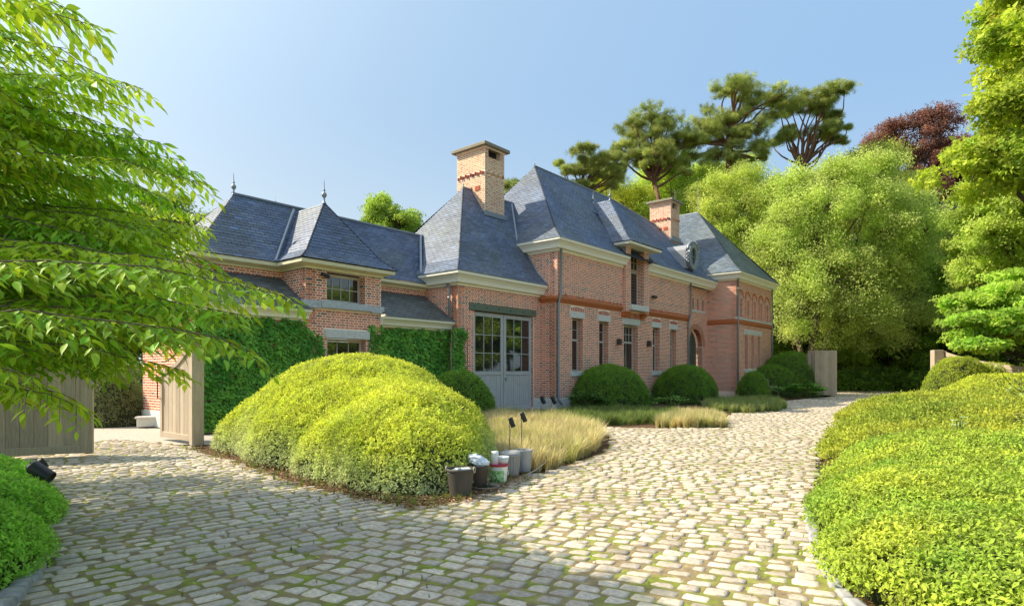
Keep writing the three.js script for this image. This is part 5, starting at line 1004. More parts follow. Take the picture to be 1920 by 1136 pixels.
// ------------------------------------------------------------------ the near tree on the left: drooping sprays of long leaves
{
  const t = thing('overhanging_tree', 'near tree with drooping fresh green leafy branches on the left', 'tree', [-8.2, 0, -5.6]), off = V(-8.2, 0, -5.6), r = rng(77);
  const leafG = [[0.34, 0.10, 0.2], [0.38, 0.24, -0.3], [0.31, 0.38, 0.5], [0.36, 0.02, -0.6]].map((q) => bladeLeaf(...q));
  const items = [], twigs = new MB(), wood = new MB();
  wood.tube(bent(V(0, 0, 0), V(0.2, 3.2, -0.2), r, 0.04), 0.2, 0.14, 10);
  const put = (p, a, n, L, yellowing) => {
    const s = n.clone().cross(a); if (s.lengthSq() < 0.01) return; s.normalize(); const y = a.clone().cross(s).normalize();
    const c = shade(mixc([0.26, 0.56, 0.03], [0.76, 0.86, 0.05], clamp(yellowing * 0.8 + r() * 0.6 - 0.1, 0, 1)), 0.68 + 0.62 * r());
    items.push({ m: new THREE.Matrix4().makeBasis(s.multiplyScalar(L), y.multiplyScalar(L), a.clone().multiplyScalar(L)).setPosition(p), c: col(...c), g: Math.floor(r() * 4) });
  };
  function spray(a, b, droop, L, step, twL) {                          // one branch from a to b, leafy twigs to both sides
    const pts = [], D = a.distanceTo(b); for (let i = 0; i <= 8; i++) { const k = i / 8; pts.push(a.clone().lerp(b, k).add(V(0, droop * 4 * k * (1 - k), 0)).add(dirIn(r).multiplyScalar(0.025))); }
    twigs.tube(pts.map((p) => p.clone().sub(off)), 0.008, 0.002, 5, false);
    const yellowing = r() * 0.7, N = Math.round(D / step), at = (k) => { const f = k * 8, i = Math.min(7, Math.floor(f)); return pts[i].clone().lerp(pts[i + 1], f - i); };  // leaf tone from dark green to yellow, drawn at random per spray
    for (let i = 0; i < N; i++) {
      const k = (i + r() * 0.6) / N; if (k < 0.12) continue; const p = at(k), dir = at(Math.min(1, k + 0.05)).sub(p).normalize(); if (dir.lengthSq() < 0.1) continue;
      const side = dir.clone().cross(UP).normalize().multiplyScalar(i % 2 ? 1 : -1), len = twL * (1.15 - 0.75 * k) * (0.6 + 0.6 * r()), td = dir.clone().multiplyScalar(0.75).addScaledVector(side, 0.85).add(V(0, -0.25 + 0.2 * (r() - 0.5), 0)).normalize();
      const q = p.clone().addScaledVector(td, len).add(V(0, -len * 0.25, 0));
      twigs.tube([p, p.clone().lerp(q, 0.5).add(V(0, len * 0.08, 0)), q].map((w) => w.clone().sub(off)), 0.0028, 0.0012, 4, false);
      const n = Math.max(2, Math.round(len / 0.032));
      for (let j = 0; j <= n; j++) {
        const w = p.clone().lerp(q, j / n).add(V(0, len * 0.08 * Math.sin(j / n * 3.14), 0)), sd = td.clone().cross(UP).normalize().multiplyScalar(j % 2 ? 1 : -1);
        const ax = td.clone().multiplyScalar(0.75 + (j === n ? 1 : 0)).addScaledVector(sd, j === n ? 0 : 0.85).add(V(0, -0.1 - 0.5 * r(), 0)).add(dirIn(r).multiplyScalar(0.45)).normalize();
        put(w.sub(off), ax, V(0, 1, 0).addScaledVector(sd, 0.2).add(dirIn(r).multiplyScalar(0.55)).normalize(), L * (0.55 + 0.75 * r()), yellowing);
      }
    }
  }
  const tips = [[182, 55, 3.0], [150, 20, 3.3], [120, 95, 3.4], [262, 165, 4.2], [240, 205, 4.4], [200, 150, 4.0], [386, 345, 4.0], [375, 325, 4.8], [340, 300, 4.6], [300, 270, 4.4], [250, 250, 4.4], [385, 425, 5.6], [360, 450, 5.2], [300, 430, 4.6],
    [545, 560, 3.2], [520, 545, 3.6], [490, 662, 3.0], [460, 590, 3.6], [430, 560, 4.2], [400, 630, 3.6], [350, 698, 3.9], [330, 640, 4.2], [145, 765, 3.4], [120, 740, 3.6], [300, 560, 4.6], [250, 500, 4.4], [230, 655, 4.8], [200, 600, 4.2], [150, 540, 3.9], [70, 660, 3.8], [60, 700, 3.4], [100, 420, 4.2], [190, 350, 4.6], [240, 420, 5.2], [60, 260, 3.8], [120, 310, 4.3], [40, 500, 3.5], [20, 180, 3.6], [270, 600, 5.5], [180, 470, 5.4], [300, 500, 5.8], [90, 580, 5.0], [30, 380, 4.2], [160, 260, 5.0], [330, 380, 5.4], [30, 60, 3.4], [70, 30, 3.6], [430, 640, 4.2], [20, 620, 4.6], [200, 680, 5.0], [380, 545, 4.8], [340, 520, 5.0], [410, 500, 4.6], [290, 540, 3.8], [360, 590, 3.7]];
  for (let i = 0; i < 60; i++) { const u = 400 * r(), v = lerp(90 + 0.72 * u, 730 - 0.12 * u, r()), d = 4 + 2.6 * r(); tips.push([u, v, d]); }
  for (let [u, v, d] of tips) {
    d += 0.35;
    const [x, y] = px(u, v, d), b = V(x, y, -d), len = 1.3 + 1.1 * r(), a = b.clone().add(V(-len, len * (0.02 + 0.24 * r()) * (v > 480 ? 0.8 : 1), (r() - 0.5) * 0.9));
    spray(a, b, 0.06 + 0.08 * r(), 0.085 + 0.03 * r(), 0.05, 0.42);
    if (r() < 0.5) twigs.tube(bent(V(-7.9, 3.0 + r(), -5.4), a, r, 0.06).map((w) => w.clone().sub(off)), 0.022, 0.008, 6, false);
  }
  for (let i = 0; i < 150; i++) {                                      // the crown behind them, mostly outside the frame
    const d = rrr(r, 4.2, 9.6), x = -0.842 * d + rrr(r, -2.6, 0.9 - 0.06 * d), y = rrr(r, 1.9, 6.6);
    const uu = 960 + x / d * 1140, vv = 696 - (y - 1.6) / d * 1140; if (uu > 40 && vv < 40 + uu * 0.8 || uu > 330 || uu <= 40 && x + 1.1 * y > 0.3) continue;
    const b = V(x, y, -d), len = 1.2 + r(), a = b.clone().add(V(-len, len * 0.35, (r() - 0.5) * 1.4)); spray(a, b, 0.07, 0.085, 0.085, 0.38);
  }
  function rrr(q, a, b) { return a + (b - a) * q(); }
  const cr = [1, 2, 3].map((s) => clump(520 + s, 14, 0.26, 0.10, 0.045, { flat: 0.5, up: -0.4 })), extra = [];
  for (const [cx, cy, cd, rx, ry, rd, n] of [[-8.6, 5.2, 7.5, 2.0, 1.4, 1.7, 3000], [-8.2, 5.7, 5.3, 2.4, 1.5, 1.1, 2700], [-10.4, 4.6, 9.2, 2.0, 1.2, 1.1, 1000], [-6.6, 4.6, 4.6, 1.2, 0.9, 0.9, 600]]) for (let i = 0; i < n; i++) {
    const v = dirIn(r), p = V(cx + v.x * rx, cy + v.y * ry, -cd + v.z * rd); if (fbm(p.x * 0.95, p.y * 0.95, p.z * 0.95) < 0.0) continue; const s = 0.8 + 0.6 * r();
    extra.push({ m: new THREE.Matrix4().compose(p.sub(off), qUp(V(0, 1, 0).add(dirIn(r).multiplyScalar(0.5)).normalize(), r() * 6.28), V(s, s, s)), c: col(...shade([0.42, 0.64, 0.03], 0.7 + 0.6 * r())), g: Math.floor(r() * 3) });
  }
  for (const e of [[-8.6, 5.2, -7.6], [-8, 5.4, -5.3], [-10.2, 4.6, -8.8], [-6.6, 4.6, -4.6]]) wood.tube(bent(V(0.2, 3.0, -0.2), V(...e).sub(off), r, 0.08), 0.09, 0.03, 7);
  mesh('trunk', wood.build(true), M.bark, t); mesh('branches', twigs.build(), std(0.12, 0.09, 0.055, 0.9), t);
  pieces('leaf', 'leaves', leafG, leafMat(1, 1, 1, 0.56, 0.6), items, t, 300, V(0, 1.6, 0).sub(off));
  cr.forEach((g, gi) => inst('crown', g, M.leaf, extra.filter((q) => q.g === gi), t));
  console.log('near leaves', items.length, 'tree sprays', treeLeaves);
}
// ------------------------------------------------------------------ gates
function gateLeaf(name, label, o) {                                    // local x along the leaf, y up, z thickness; top height o.top(u)
  const t = thing(name, label, 'gate', [o.x, 0, -o.d], o.turn, o.group), mat = o.mat, n = o.n, w = o.w / n;
  const plank = (x0, x1, y0, ya, yb, z0, z1, m, nm) => {
    const b = new MB(), c = 0.006, A = [x0, y0], B = [x1, y0], C = [x1, yb], D = [x0, ya], F = (p, z) => [p[0], p[1], z], I = (p, sx, sy) => [p[0] + sx * c, p[1] + sy * c, z1];
    const a2 = I(A, 1, 1), b2 = I(B, -1, 1), c2 = I(C, -1, -1), d2 = I(D, 1, -1);
    b.quad(a2, b2, c2, d2);
    const zc = z1 - c; b.quad(F(A, zc), F(B, zc), b2, a2).quad(F(B, zc), F(C, zc), c2, b2).quad(F(C, zc), F(D, zc), d2, c2).quad(F(D, zc), F(A, zc), a2, d2);
    b.quad(F(A, z0), F(B, z0), F(B, zc), F(A, zc)).quad(F(B, z0), F(C, z0), F(C, zc), F(B, zc)).quad(F(C, z0), F(D, z0), F(D, zc), F(C, zc)).quad(F(D, z0), F(A, z0), F(A, zc), F(D, zc)).quad(F(B, z0), F(A, z0), F(D, z0), F(C, z0));
    mesh(nm, b.build(), m, t);
  };
  const mats = [0.86, 0.95, 1.05, 1.14].map((k) => { const m = mat.clone(); m.color.multiplyScalar(k); return m; });
  for (let i = 0; i < n; i++) plank(i * w + 0.003, (i + 1) * w - 0.003, o.y0 ?? 0.06, o.top(i * w), o.top((i + 1) * w), -0.02, 0.012 + rr(-0.003, 0.003), mats[Math.floor(rand() * 4)], 'plank');
  if (o.frame) {
    const f = o.frame, z = 0.045, k = 14;
    plank(0, f, 0.05, o.top(0) + 0.01, o.top(f) + 0.01, -0.035, z, mat, 'frame'); plank(o.w - f, o.w, 0.05, o.top(o.w - f) + 0.01, o.top(o.w) + 0.01, -0.035, z, mat, 'frame');
    plank(f, o.w - f, 0.05, 0.05 + f * 1.1, 0.05 + f * 1.1, -0.034, z - 0.002, mat, 'frame');
    for (let i = 0; i < k; i++) { const a = lerp(f, o.w - f, i / k), b = lerp(f, o.w - f, (i + 1) / k), m = new MB(), A = o.top(a) + 0.012, B = o.top(b) + 0.012, h = o.rail ?? f; m.quad([a, A - h, z], [b, B - h, z], [b, B, z], [a, A, z]).quad([a, A, z], [b, B, z], [b, B, -0.035], [a, A, -0.035]).quad([a, A - h, -0.035], [b, B - h, -0.035], [b, B - h, z], [a, A - h, z]).quad([b, B - h, -0.035], [a, A - h, -0.035], [a, A, -0.035], [b, B, -0.035]); mesh('top_rail', m.build(), mat, t); }
  }
  return t;
}
// left gate: near leaf on the left, seen from the court; far leaf against the house corner
{
  const g = gateLeaf('wooden_gate', 'grey weathered plank gate leaf with arched top standing open on the left', { x: -11.0, d: 10.3, turn: Math.atan2(1.3, 2.95), w: 3.2, n: 15, frame: 0.13, rail: 0.11, mat: M.gateWood, top: (u) => 1.80 + 0.34 * Math.sin(clamp(u / 3.2, 0, 1) * Math.PI * 0.9) });
  mesh('end_post', new MB().cbox(3.13, 3.26, 0.03, 1.92, -0.1, 0.02, 0.01).build(), M.gateWood, g);
}
{
  const g = gateLeaf('wooden_gate', 'pale weathered plank gate leaf with scooped top beside the ivy corner', { x: -8.36, d: 14.5, turn: -Math.atan2(1.1, 1.3), w: 1.72, n: 8, frame: 0.12, rail: 0.10, mat: M.gateWoodPale, top: (u) => 1.62 + 0.62 * (u / 1.72) ** 2 });
  const h = new MB(); h.tube([V(0.06, 0.95, 0.05), V(0.03, 0.97, 0.11), V(0.03, 1.35, 0.11), V(0.06, 1.4, 0.05)], 0.014, 0.014, 7); mesh('handle', h.build(true), M.black, g);
  const c = new MB(); c.tube(Array.from({ length: 9 }, (_, i) => { const k = i / 8; return V(0.1 + 1.3 * k, 1.72 + 0.5 * k * k + 0.1, 0.03); }), 0.016, 0.016, 6); mesh('brace', c.build(true), std(0.10, 0.07, 0.05, 0.7), g);
}
{
  const p = thing('gate_post', 'square pale timber gate post at the ivy covered corner', 'post', [-6.83, 0, -13.15], 0.72);
  mesh('post', new MB().cbox(-0.12, 0.12, 0, 2.25, -0.12, 0.12, 0.012).build(), M.gateWoodPale, p);
  mesh('cap', new MB().cbox(-0.15, 0.15, 2.25, 2.31, -0.15, 0.15, 0.012).build(), M.gateWoodPale, p);
}
// right gate
{
  const g = gateLeaf('plank_gate', 'tall pale vertical plank gate leaf standing open at the far end of the court', { x: 19.35, d: 38.6, turn: 0.05, w: 1.35, n: 9, mat: M.gateWoodPale, y0: 0.08, top: () => 2.92 });
  mesh('side_panel', new MB().cbox(-0.08, 0.0, 0.05, 2.92, -0.9, 0.012, 0.01).build(), M.gateWoodPale, g);
  mesh('post', new MB().cbox(-0.32, -0.1, 0, 2.75, -0.6, -0.35, 0.012).build(), M.gateWood, g);
  for (const y of [0.4, 2.5]) mesh('rail', new MB().cbox(0.02, 1.33, y, y + 0.16, -0.1, -0.022, 0.01).build(), M.gateWoodPale, g);
  const p = thing('gate_post', 'square pale timber gate post standing in the hedge on the right', 'post', [26.6, 0, -38], -0.2);
  mesh('post', new MB().cbox(-0.27, 0.27, 0, 2.92, -0.27, 0.27, 0.02).build(), M.gateWoodPale, p);
  mesh('hinge_block', new MB().cbox(0.271, 0.5, 2.35, 2.85, -0.14, 0.14, 0.02).build(), woodMat(0.42, 0.27, 0.17), p);
  const a = [26.95, 37.9], b = [27.6, 30.5], L = Math.hypot(b[0] - a[0], b[1] - a[1]);
  const f = gateLeaf('plank_gate', 'open plank gate leaf with concave top rail behind the hedge on the right', { x: a[0], d: a[1], turn: Math.atan2(a[1] - b[1], b[0] - a[0]) * -1, w: L, n: 34, frame: 0.2, rail: 0.26, mat: M.gateWoodPale, top: (u) => 2.86 - 1.1 * Math.sin(clamp(u / L, 0, 1) * Math.PI / 2) ** 0.8 });
}
{ // low beam at the corner of the right wing
  const p = thing('garden_wall', 'low weathered timber capped wall running from the right wing into the hedge', 'wall', [14.55, 0, -41.2], -0.25);
  mesh('beam', new MB().cbox(0, 3.2, 1.55, 1.78, -0.12, 0.12, 0.015).build(), M.gateWood, p); mesh('end_pillar', new MB().cbox(-0.25, 0.12, 0, 1.85, -0.2, 0.2, 0.01).build(), std(0.35, 0.15, 0.1, 0.9, { map: T.mottle }), p); mesh('boards', new MB().cbox(0.12, 3.2, 0, 1.549, -0.06, 0.06, 0.01).build(), M.gateWood, p);
}
// wooden garden chair
{
  const t = thing('garden_chair', 'weathered wooden garden chair in the planting before the right wing', 'chair', [15.25, 0, -36.3], 0.35), m = woodMat(0.46, 0.42, 0.24);
  for (const [x, z] of [[-0.05, 0.25], [-0.05, -0.25], [0.62, 0.25], [0.62, -0.25]]) mesh('leg', new MB().cbox(x - 0.035, x + 0.035, 0, x < 0 ? 0.46 : 0.66, z - 0.035, z + 0.035).build(), m, t);
  for (let i = 0; i < 5; i++) mesh('seat_slat', new MB().cbox(0.02 + i * 0.12, 0.13 + i * 0.12, 0.44, 0.47, -0.3, 0.3).build(), m, t);
  for (let i = 0; i < 4; i++) { const z = -0.24 + i * 0.16, b = new MB(); b.cbox(-0.02, 0.02, 0, 0.72, z - 0.06, z + 0.06); const g = b.build(); g.rotateZ(0.22); g.translate(-0.04, 0.44, 0); mesh('back_slat', g, m, t); }
  for (const z of [-0.3, 0.3]) mesh('armrest', new MB().cbox(-0.16, 0.7, 0.66, 0.7, z - 0.05, z + 0.05).build(), m, t);
}
// ------------------------------------------------------------------ spotlights
function spike(label, x, d, h, tilt, turn, len = 0.17, rad = 0.04, grp) {
  const t = thing('garden_spotlight', label, 'spotlight', [x, 0, -d], turn, grp);
  const rod = new MB(); rod.tube([V(0, -0.02, 0), V(0, h, 0)], 0.008, 0.008, 6); mesh('rod', rod.build(true), std(0.09, 0.05, 0.03, 0.7), t);
  const g = new THREE.LatheGeometry([[0.001, -len * 0.5], [rad * 0.8, -len * 0.5], [rad, -len * 0.42], [rad, len * 0.5], [rad * 0.86, len * 0.5], [rad * 0.86, len * 0.38], [0.001, len * 0.38]].map(([a, b]) => new THREE.Vector2(a, b)), 16);
  g.rotateZ(tilt); g.translate(rad * 0.9, h - len * 0.3, 0); mesh('lamp_head', g, M.black, t);
  mesh('bracket', new MB().cbox(-0.012, rad, h - len * 0.42, h - len * 0.2, -0.012, 0.012, 0.003).build(), M.black, t);
}
spike('black spotlight on a tall rod, left one of the pair in the straw grass', -0.04, 10.25, 0.79, -2.8, 0);
spike('black spotlight on a tall rod, right one of the pair in the straw grass', 0.16, 10.35, 0.87, -2.75, 0);
spike('bronze spotlight on a short rod before the corner plinth, nearer the garage door', 1.08, 22.6, 0.62, 0.45, 0, 0.3, 0.075);
spike('bronze spotlight on a short rod before the corner plinth, nearer the drainpipe', 1.5, 22.9, 0.6, 0.45, 0, 0.3, 0.075);
spike('black spotlight on a rod behind the first one in the low left hedge', -6.15, 7.75, 0.44, -1.0, 0.6, 0.2, 0.075);
spike('black tilted spotlight on a rod at the edge of the low left hedge', -5.78, 7.35, 0.46, -2.15, 0, 0.27, 0.085);
spike('dark spotlight in the ivy at the house corner, left of two', -6.3, 14.4, 0.75, -0.5, 0, 0.26, 0.06);
spike('dark spotlight in the ivy at the house corner, right of two', -6.05, 14.3, 0.78, -0.5, 0, 0.26, 0.06);

// ------------------------------------------------------------------ buckets and pots by the hedge
const lathe = (pts, n = 28) => new THREE.LatheGeometry(pts.map(([a, b]) => new THREE.Vector2(a, b)), n);
const pot = (r0, r1, h, w = 0.008, lip = 0.01) => lathe([[0.001, 0], [r0, 0], [r0 + 0.004, 0.01], [r1, h - 0.03], [r1 + lip, h - 0.028], [r1 + lip, h], [r1 - w, h], [r0 - w, 0.02], [0.001, 0.02]]);
{
  const t = thing('bucket', 'big dark grey builder bucket with rope handles at the hedge corner', 'bucket', [-0.66, 0, -7.78]), m = std(0.085, 0.075, 0.062, 0.6, { map: T.mottle });
  mesh('tub', pot(0.135, 0.172, 0.36), m, t);
  const g = new THREE.TorusGeometry(0.035, 0.009, 8, 14); g.rotateY(1.3); g.translate(0.18, 0.345, 0.05); mesh('handle', g, std(0.4, 0.36, 0.28, 0.8), t);
  const g2 = g.clone().translate(-0.36, 0, -0.08); mesh('handle', g2, std(0.4, 0.36, 0.28, 0.8), t);
  mesh('soil', lathe([[0.001, 0.30], [0.155, 0.29]]), std(0.05, 0.04, 0.03, 1), t);
  const u = thing('plastic_tray', 'pale plastic tray lying in the big dark bucket', 'tray', [-0.63, 0.31, -7.8], 0.3); mesh('tray', new RoundedBoxGeometry(0.2, 0.1, 0.13, 2, 0.02), std(0.55, 0.57, 0.56, 0.5), u);
  const v = thing('metal_lid', 'bluish metal lid leaning inside the big dark bucket', 'lid', [-0.74, 0.335, -7.74], 0.2); const gl = new THREE.CylinderGeometry(0.09, 0.09, 0.012, 24); gl.rotateZ(0.35); mesh('disc', gl, std(0.32, 0.38, 0.42, 0.4, { metalness: 0.5 }), v);
}
{
  const s = thing('saucer', 'round terracotta plant saucer full of dark soil under the ribbed pot', 'saucer', [-0.37, 0, -8.22]); mesh('dish', lathe([[0.001, 0], [0.17, 0], [0.205, 0.05], [0.215, 0.055], [0.205, 0.06], [0.17, 0.02], [0.001, 0.02]]), std(0.30, 0.24, 0.20, 0.8, { map: T.mottle }), s); mesh('soil', lathe([[0.001, 0.035], [0.186, 0.03]]), std(0.035, 0.03, 0.028, 1), s);
  const t = thing('plant_pot', 'dark brown ribbed plastic pot standing on the saucer', 'pot', [-0.46, 0.04, -8.26]), ribs = [];
  mesh('tub', pot(0.105, 0.135, 0.29), std(0.06, 0.045, 0.035, 0.5), t);
  for (let k = 0; k < 26; k++) { const a = k / 26 * 6.283, b = new MB(); b.tube([V(Math.cos(a) * 0.109, 0.02, Math.sin(a) * 0.109), V(Math.cos(a) * 0.133, 0.235, Math.sin(a) * 0.133)], 0.004, 0.004, 5); ribs.push(b.build()); } mesh('rib', merge(ribs), std(0.06, 0.045, 0.035, 0.5), t);
  const bag = thing('plastic_bag', 'crumpled pale plastic bag on top of the ribbed pot', 'bag', [-0.46, 0.33, -8.25]), g = new THREE.IcosahedronGeometry(0.13, 4), p = g.attributes.position;
  for (let i = 0; i < p.count; i++) { const k = 1 + 0.28 * n3(p.getX(i) * 22, p.getY(i) * 22, p.getZ(i) * 22) + 0.2 * n3(p.getX(i) * 50, p.getY(i) * 50, p.getZ(i) * 50); p.setXYZ(i, p.getX(i) * k * 1.1, Math.max(-0.01, p.getY(i) * k * 0.62 + 0.055 - p.getX(i) * 0.35), p.getZ(i) * k); }
  g.computeVertexNormals(); mesh('film', g, std(0.62, 0.68, 0.74, 0.35), bag);
}
{
  const t = thing('paint_bucket', 'white plastic paint bucket with red rim and green leaf print', 'bucket', [-0.185, 0, -8.72], 0.4), c = document.createElement('canvas'); c.width = 512; c.height = 256; const x = c.getContext('2d');
  x.fillStyle = '#eef0e8'; x.fillRect(0, 0, 512, 256); x.fillStyle = '#9ccf8c'; x.fillRect(0, 60, 512, 196);
  const q = rng(8); for (let i = 0; i < 60; i++) { x.fillStyle = ['#5a9a44', '#3f7d33', '#c6e2b4', '#f2f4ee'][Math.floor(q() * 4)]; x.beginPath(); x.ellipse(q() * 512, 90 + q() * 160, 8 + q() * 26, 4 + q() * 10, q() * 3, 0, 6.3); x.fill(); }
  x.fillStyle = '#f2f2ea'; x.fillRect(300, 60, 90, 196); x.fillRect(20, 60, 70, 196);
  const tx = new THREE.CanvasTexture(c); tx.colorSpace = THREE.SRGBColorSpace; tx.wrapS = THREE.RepeatWrapping;
  mesh('pail', lathe([[0.105, 0.005], [0.128, 0.25]], 32), new THREE.MeshStandardMaterial({ map: tx, roughness: 0.4 }), t); mesh('base', lathe([[0.001, 0], [0.106, 0], [0.106, 0.006]]), std(0.75, 0.76, 0.72, 0.4), t);
  mesh('rim', lathe([[0.128, 0.245], [0.138, 0.245], [0.138, 0.272], [0.126, 0.272], [0.12, 0.25], [0.001, 0.245]], 32), std(0.45, 0.02, 0.05, 0.35), t);
  const h = new MB(); h.tube(Array.from({ length: 13 }, (_, i) => { const a = -0.3 + (i / 12) * 2.3; return V(Math.sin(a) * 0.135, 0.235 - Math.sin(i / 12 * Math.PI) * 0.11, Math.cos(a) * 0.135); }), 0.004, 0.004, 6); mesh('handle', h.build(true), std(0.8, 0.8, 0.78, 0.4), t);
  const a = thing('plastic_jar', 'small white plastic jar with lid standing on the paint bucket', 'jar', [-0.245, 0.272, -8.72]); mesh('jar', lathe([[0.001, 0], [0.056, 0], [0.056, 0.125], [0.048, 0.135], [0.001, 0.137]]), std(0.78, 0.80, 0.80, 0.35), a); mesh('lid', lathe([[0.045, 0.137], [0.052, 0.137], [0.054, 0.18], [0.001, 0.182]]), std(0.80, 0.82, 0.80, 0.35), a);
  const b = thing('plastic_tub', 'clear plastic tub with white lid behind the paint bucket jar', 'tub', [-0.125, 0.272, -8.74]); mesh('tub', lathe([[0.001, 0], [0.066, 0], [0.078, 0.085], [0.001, 0.088]]), std(0.62, 0.66, 0.66, 0.25), b); mesh('lid', lathe([[0.079, 0.085], [0.084, 0.085], [0.084, 0.105], [0.001, 0.107]]), std(0.82, 0.84, 0.84, 0.4), b);
}
{
  const t = thing('zinc_tub', 'weathered grey stave tub with lid behind the paint bucket', 'tub', [-0.03, 0, -9.35]), st = [], m = std(0.40, 0.40, 0.39, 0.6, { map: T.mottle, metalness: 0.2 });
  mesh('body', pot(0.125, 0.15, 0.33), m, t); for (let k = 0; k < 22; k++) { const a = k / 22 * 6.283, b = new MB(); b.tube([V(Math.cos(a) * 0.128, 0.01, Math.sin(a) * 0.128), V(Math.cos(a) * 0.15, 0.3, Math.sin(a) * 0.15)], 0.009, 0.009, 5); st.push(b.build()); } mesh('stave', merge(st), std(0.46, 0.40, 0.36, 0.7, { map: T.mottle }), t);
  mesh('lid', lathe([[0.16, 0.33], [0.165, 0.345], [0.11, 0.375], [0.1, 0.37], [0.001, 0.36]]), m, t);
  const u = thing('zinc_bucket', 'plain grey zinc bucket at the edge of the straw grass', 'bucket', [0.18, 0, -9.72]); mesh('body', pot(0.115, 0.15, 0.35, 0.006, 0.006), std(0.44, 0.46, 0.48, 0.5, { metalness: 0.3, map: T.mottle }), u); mesh('soil', lathe([[0.001, 0.3], [0.14, 0.29]]), std(0.07, 0.05, 0.035, 1), u);
  const e = thing('edging_strip', 'thin bent metal edging strip lying beside the zinc bucket', 'metal strip', [0.16, 0.01, -9.3]); const b = new MB(); b.tube([V(0.02, 0.01, 0.1), V(0.2, 0.03, -0.25), V(0.38, 0.08, -0.7), V(0.52, 0.14, -1.1)], 0.008, 0.008, 6); mesh('strip', b.build(true), std(0.42, 0.40, 0.36, 0.5), e);
}
{ // little grey planter box at the foot of the left end wall
  const t = thing('planter_box', 'low grey planter box beside the variegated shrub', 'planter', [-10.55, 0, -17.6], 0.4); mesh('box', new RoundedBoxGeometry(0.52, 0.26, 0.4, 2, 0.03).translate(0, 0.13, 0), M.stone, t); mesh('rim', new RoundedBoxGeometry(0.6, 0.06, 0.48, 2, 0.02).translate(0, 0.27, 0), M.stone, t);
}
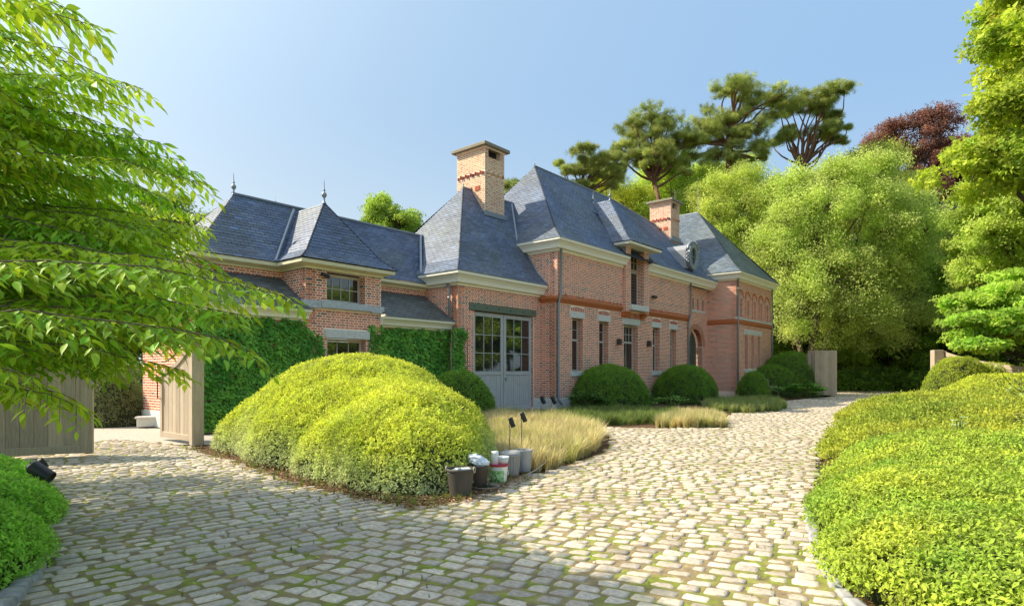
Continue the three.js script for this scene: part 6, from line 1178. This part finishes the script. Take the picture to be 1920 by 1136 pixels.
// ------------------------------------------------------------------ leaf litter and weeds along the bed edge
{
  const r = rng(55), leaf = new MB(); addLeaf(leaf, V(0, 0, 0), V(0, 0.1, 1).normalize(), V(1, 0, 0), 1, 0.5, 0.4); const g = leaf.build(), items = [];
  const edge = [[-6.6, 12.6], [-5.0, 10.9], [-3.1, 8.75], [-1.75, 7.55], [-1.15, 7.2], [-0.55, 7.7], [0.1, 9.2]];
  for (let i = 0; i < 4200; i++) { const k = r() * (edge.length - 1), j = Math.floor(k), a = edge[j], b = edge[j + 1], f = k - j, x = lerp(a[0], b[0], f) + (r() - 0.42) * 0.5, d = lerp(a[1], b[1], f) + (r() - 0.3) * 0.6, s = 0.018 + 0.035 * r();
    items.push({ m: new THREE.Matrix4().compose(V(x, 0.012 + 0.02 * r(), -d), new THREE.Quaternion().setFromEuler(new THREE.Euler((r() - 0.5) * 0.7, r() * 6.28, (r() - 0.5) * 0.7)), V(s, s, s)), c: col(...shade(mixc([0.36, 0.17, 0.08], [0.50, 0.36, 0.2], r()), 0.4 + 0.8 * r())) }); }
  const o = inst('fallen_leaves', g, std(1, 1, 1, 0.9, { side: THREE.DoubleSide }), items, scene); tag(o, 'brown fallen leaves along the edge of the big hedge', 'leaf litter', null, 'stuff');
  const weeds = []; for (let i = 0; i < 420; i++) { const on = r() < 0.45; let x, d; if (on) { const k = r() * (edge.length - 1), j = Math.floor(k), f = k - j; x = lerp(edge[j][0], edge[j + 1][0], f) + (r() - 0.5) * 0.4; d = lerp(edge[j][1], edge[j + 1][1], f) + (r() - 0.3) * 0.4; } else { x = -3 + r() * 6; d = 3.6 + r() * 7; if (!inside(x, d, courtOutline)) continue; } const s = (on ? 0.12 : 0.05) + 0.16 * r() * (on ? 1 : 0.6);
    weeds.push({ m: new THREE.Matrix4().compose(V(x, -0.01, -d), new THREE.Quaternion().setFromAxisAngle(UP, r() * 6.28), V(s, s, s)), c: col(...shade(mixc([0.16, 0.24, 0.03], [0.34, 0.34, 0.08], r()), 0.7 + 0.5 * r())) }); }
  const w = inst('weeds', tufts[0], M.leaf, weeds, scene); tag(w, 'small weeds growing between the setts and along the bed', 'weeds', null, 'stuff');
}
// kerb stones along the ground cover and the low left hedge
{
  const line = [[2.35, 3.9], [2.42, 4.5], [2.72, 5.4], [3.5, 7.2]], line2 = [[-3.3, 3.6], [-3.5, 4.2], [-3.9, 5.0]];
  const k = thing('kerb', 'row of rough granite edge stones along the beds', 'kerb'); k.userData.kind = 'structure';
  const gs = [7, 8, 9].map((i) => settGeo(300 + i)), m = std(0.42, 0.41, 0.40, 0.85, { map: T.mottle });
  for (const l of [line, line2]) for (let i = 0; i + 1 < l.length; i++) { const [a, b] = [l[i], l[i + 1]], L = Math.hypot(b[0] - a[0], b[1] - a[1]), n = Math.round(L / 0.24); for (let j = 0; j < n; j++) { const f = (j + 0.5) / n, q = mesh('kerb_stone', gs[(i + j) % 3], m, k); q.position.set(lerp(a[0], b[0], f), l === line ? -0.004 : 0.02 + rr(0, 0.015), -lerp(a[1], b[1], f)); q.rotation.y = Math.atan2(b[1] - a[1], b[0] - a[0]) + rr(-0.1, 0.1); q.scale.set(L / n - 0.02, l === line ? 1 : 1.8, l === line ? rr(0.09, 0.13) : rr(0.13, 0.18)); } }
}
// sapling at the right edge
{
  const t = thing('sapling', 'thin young sapling with sparse leaves at the right edge', 'sapling', [13.4, 0, -15.2]), r = rng(91), w = new MB(), fl = [];
  const lv = leafMat(0.42, 0.52, 0.14, 0.4);
  for (let k = 0; k < 7; k++) { const a = V(0, 0.4, 0), b = V(-1.6 + 0.5 * k * r() + k * 0.2, 1.3 + 0.9 * r(), (r() - 0.5) * 0.9), p = bent(a, b, r, 0.08, 6); w.tube(p, 0.016, 0.004, 5, false); for (let i = 2; i < 7; i++) for (let j = 0; j < 2; j++) { const lb = new MB(), ax = V(r() - 0.5, -0.3 - 0.3 * r(), r() - 0.5).normalize(); addLeaf(lb, p[i].clone(), ax, perp(ax, r), 0.1 + 0.07 * r(), 0.06, 0.3, true); mesh('leaf', lb.build(), lv, t); } }
  mesh('stem', w.build(), M.bark, t);
}
renderer.render(scene, camera);
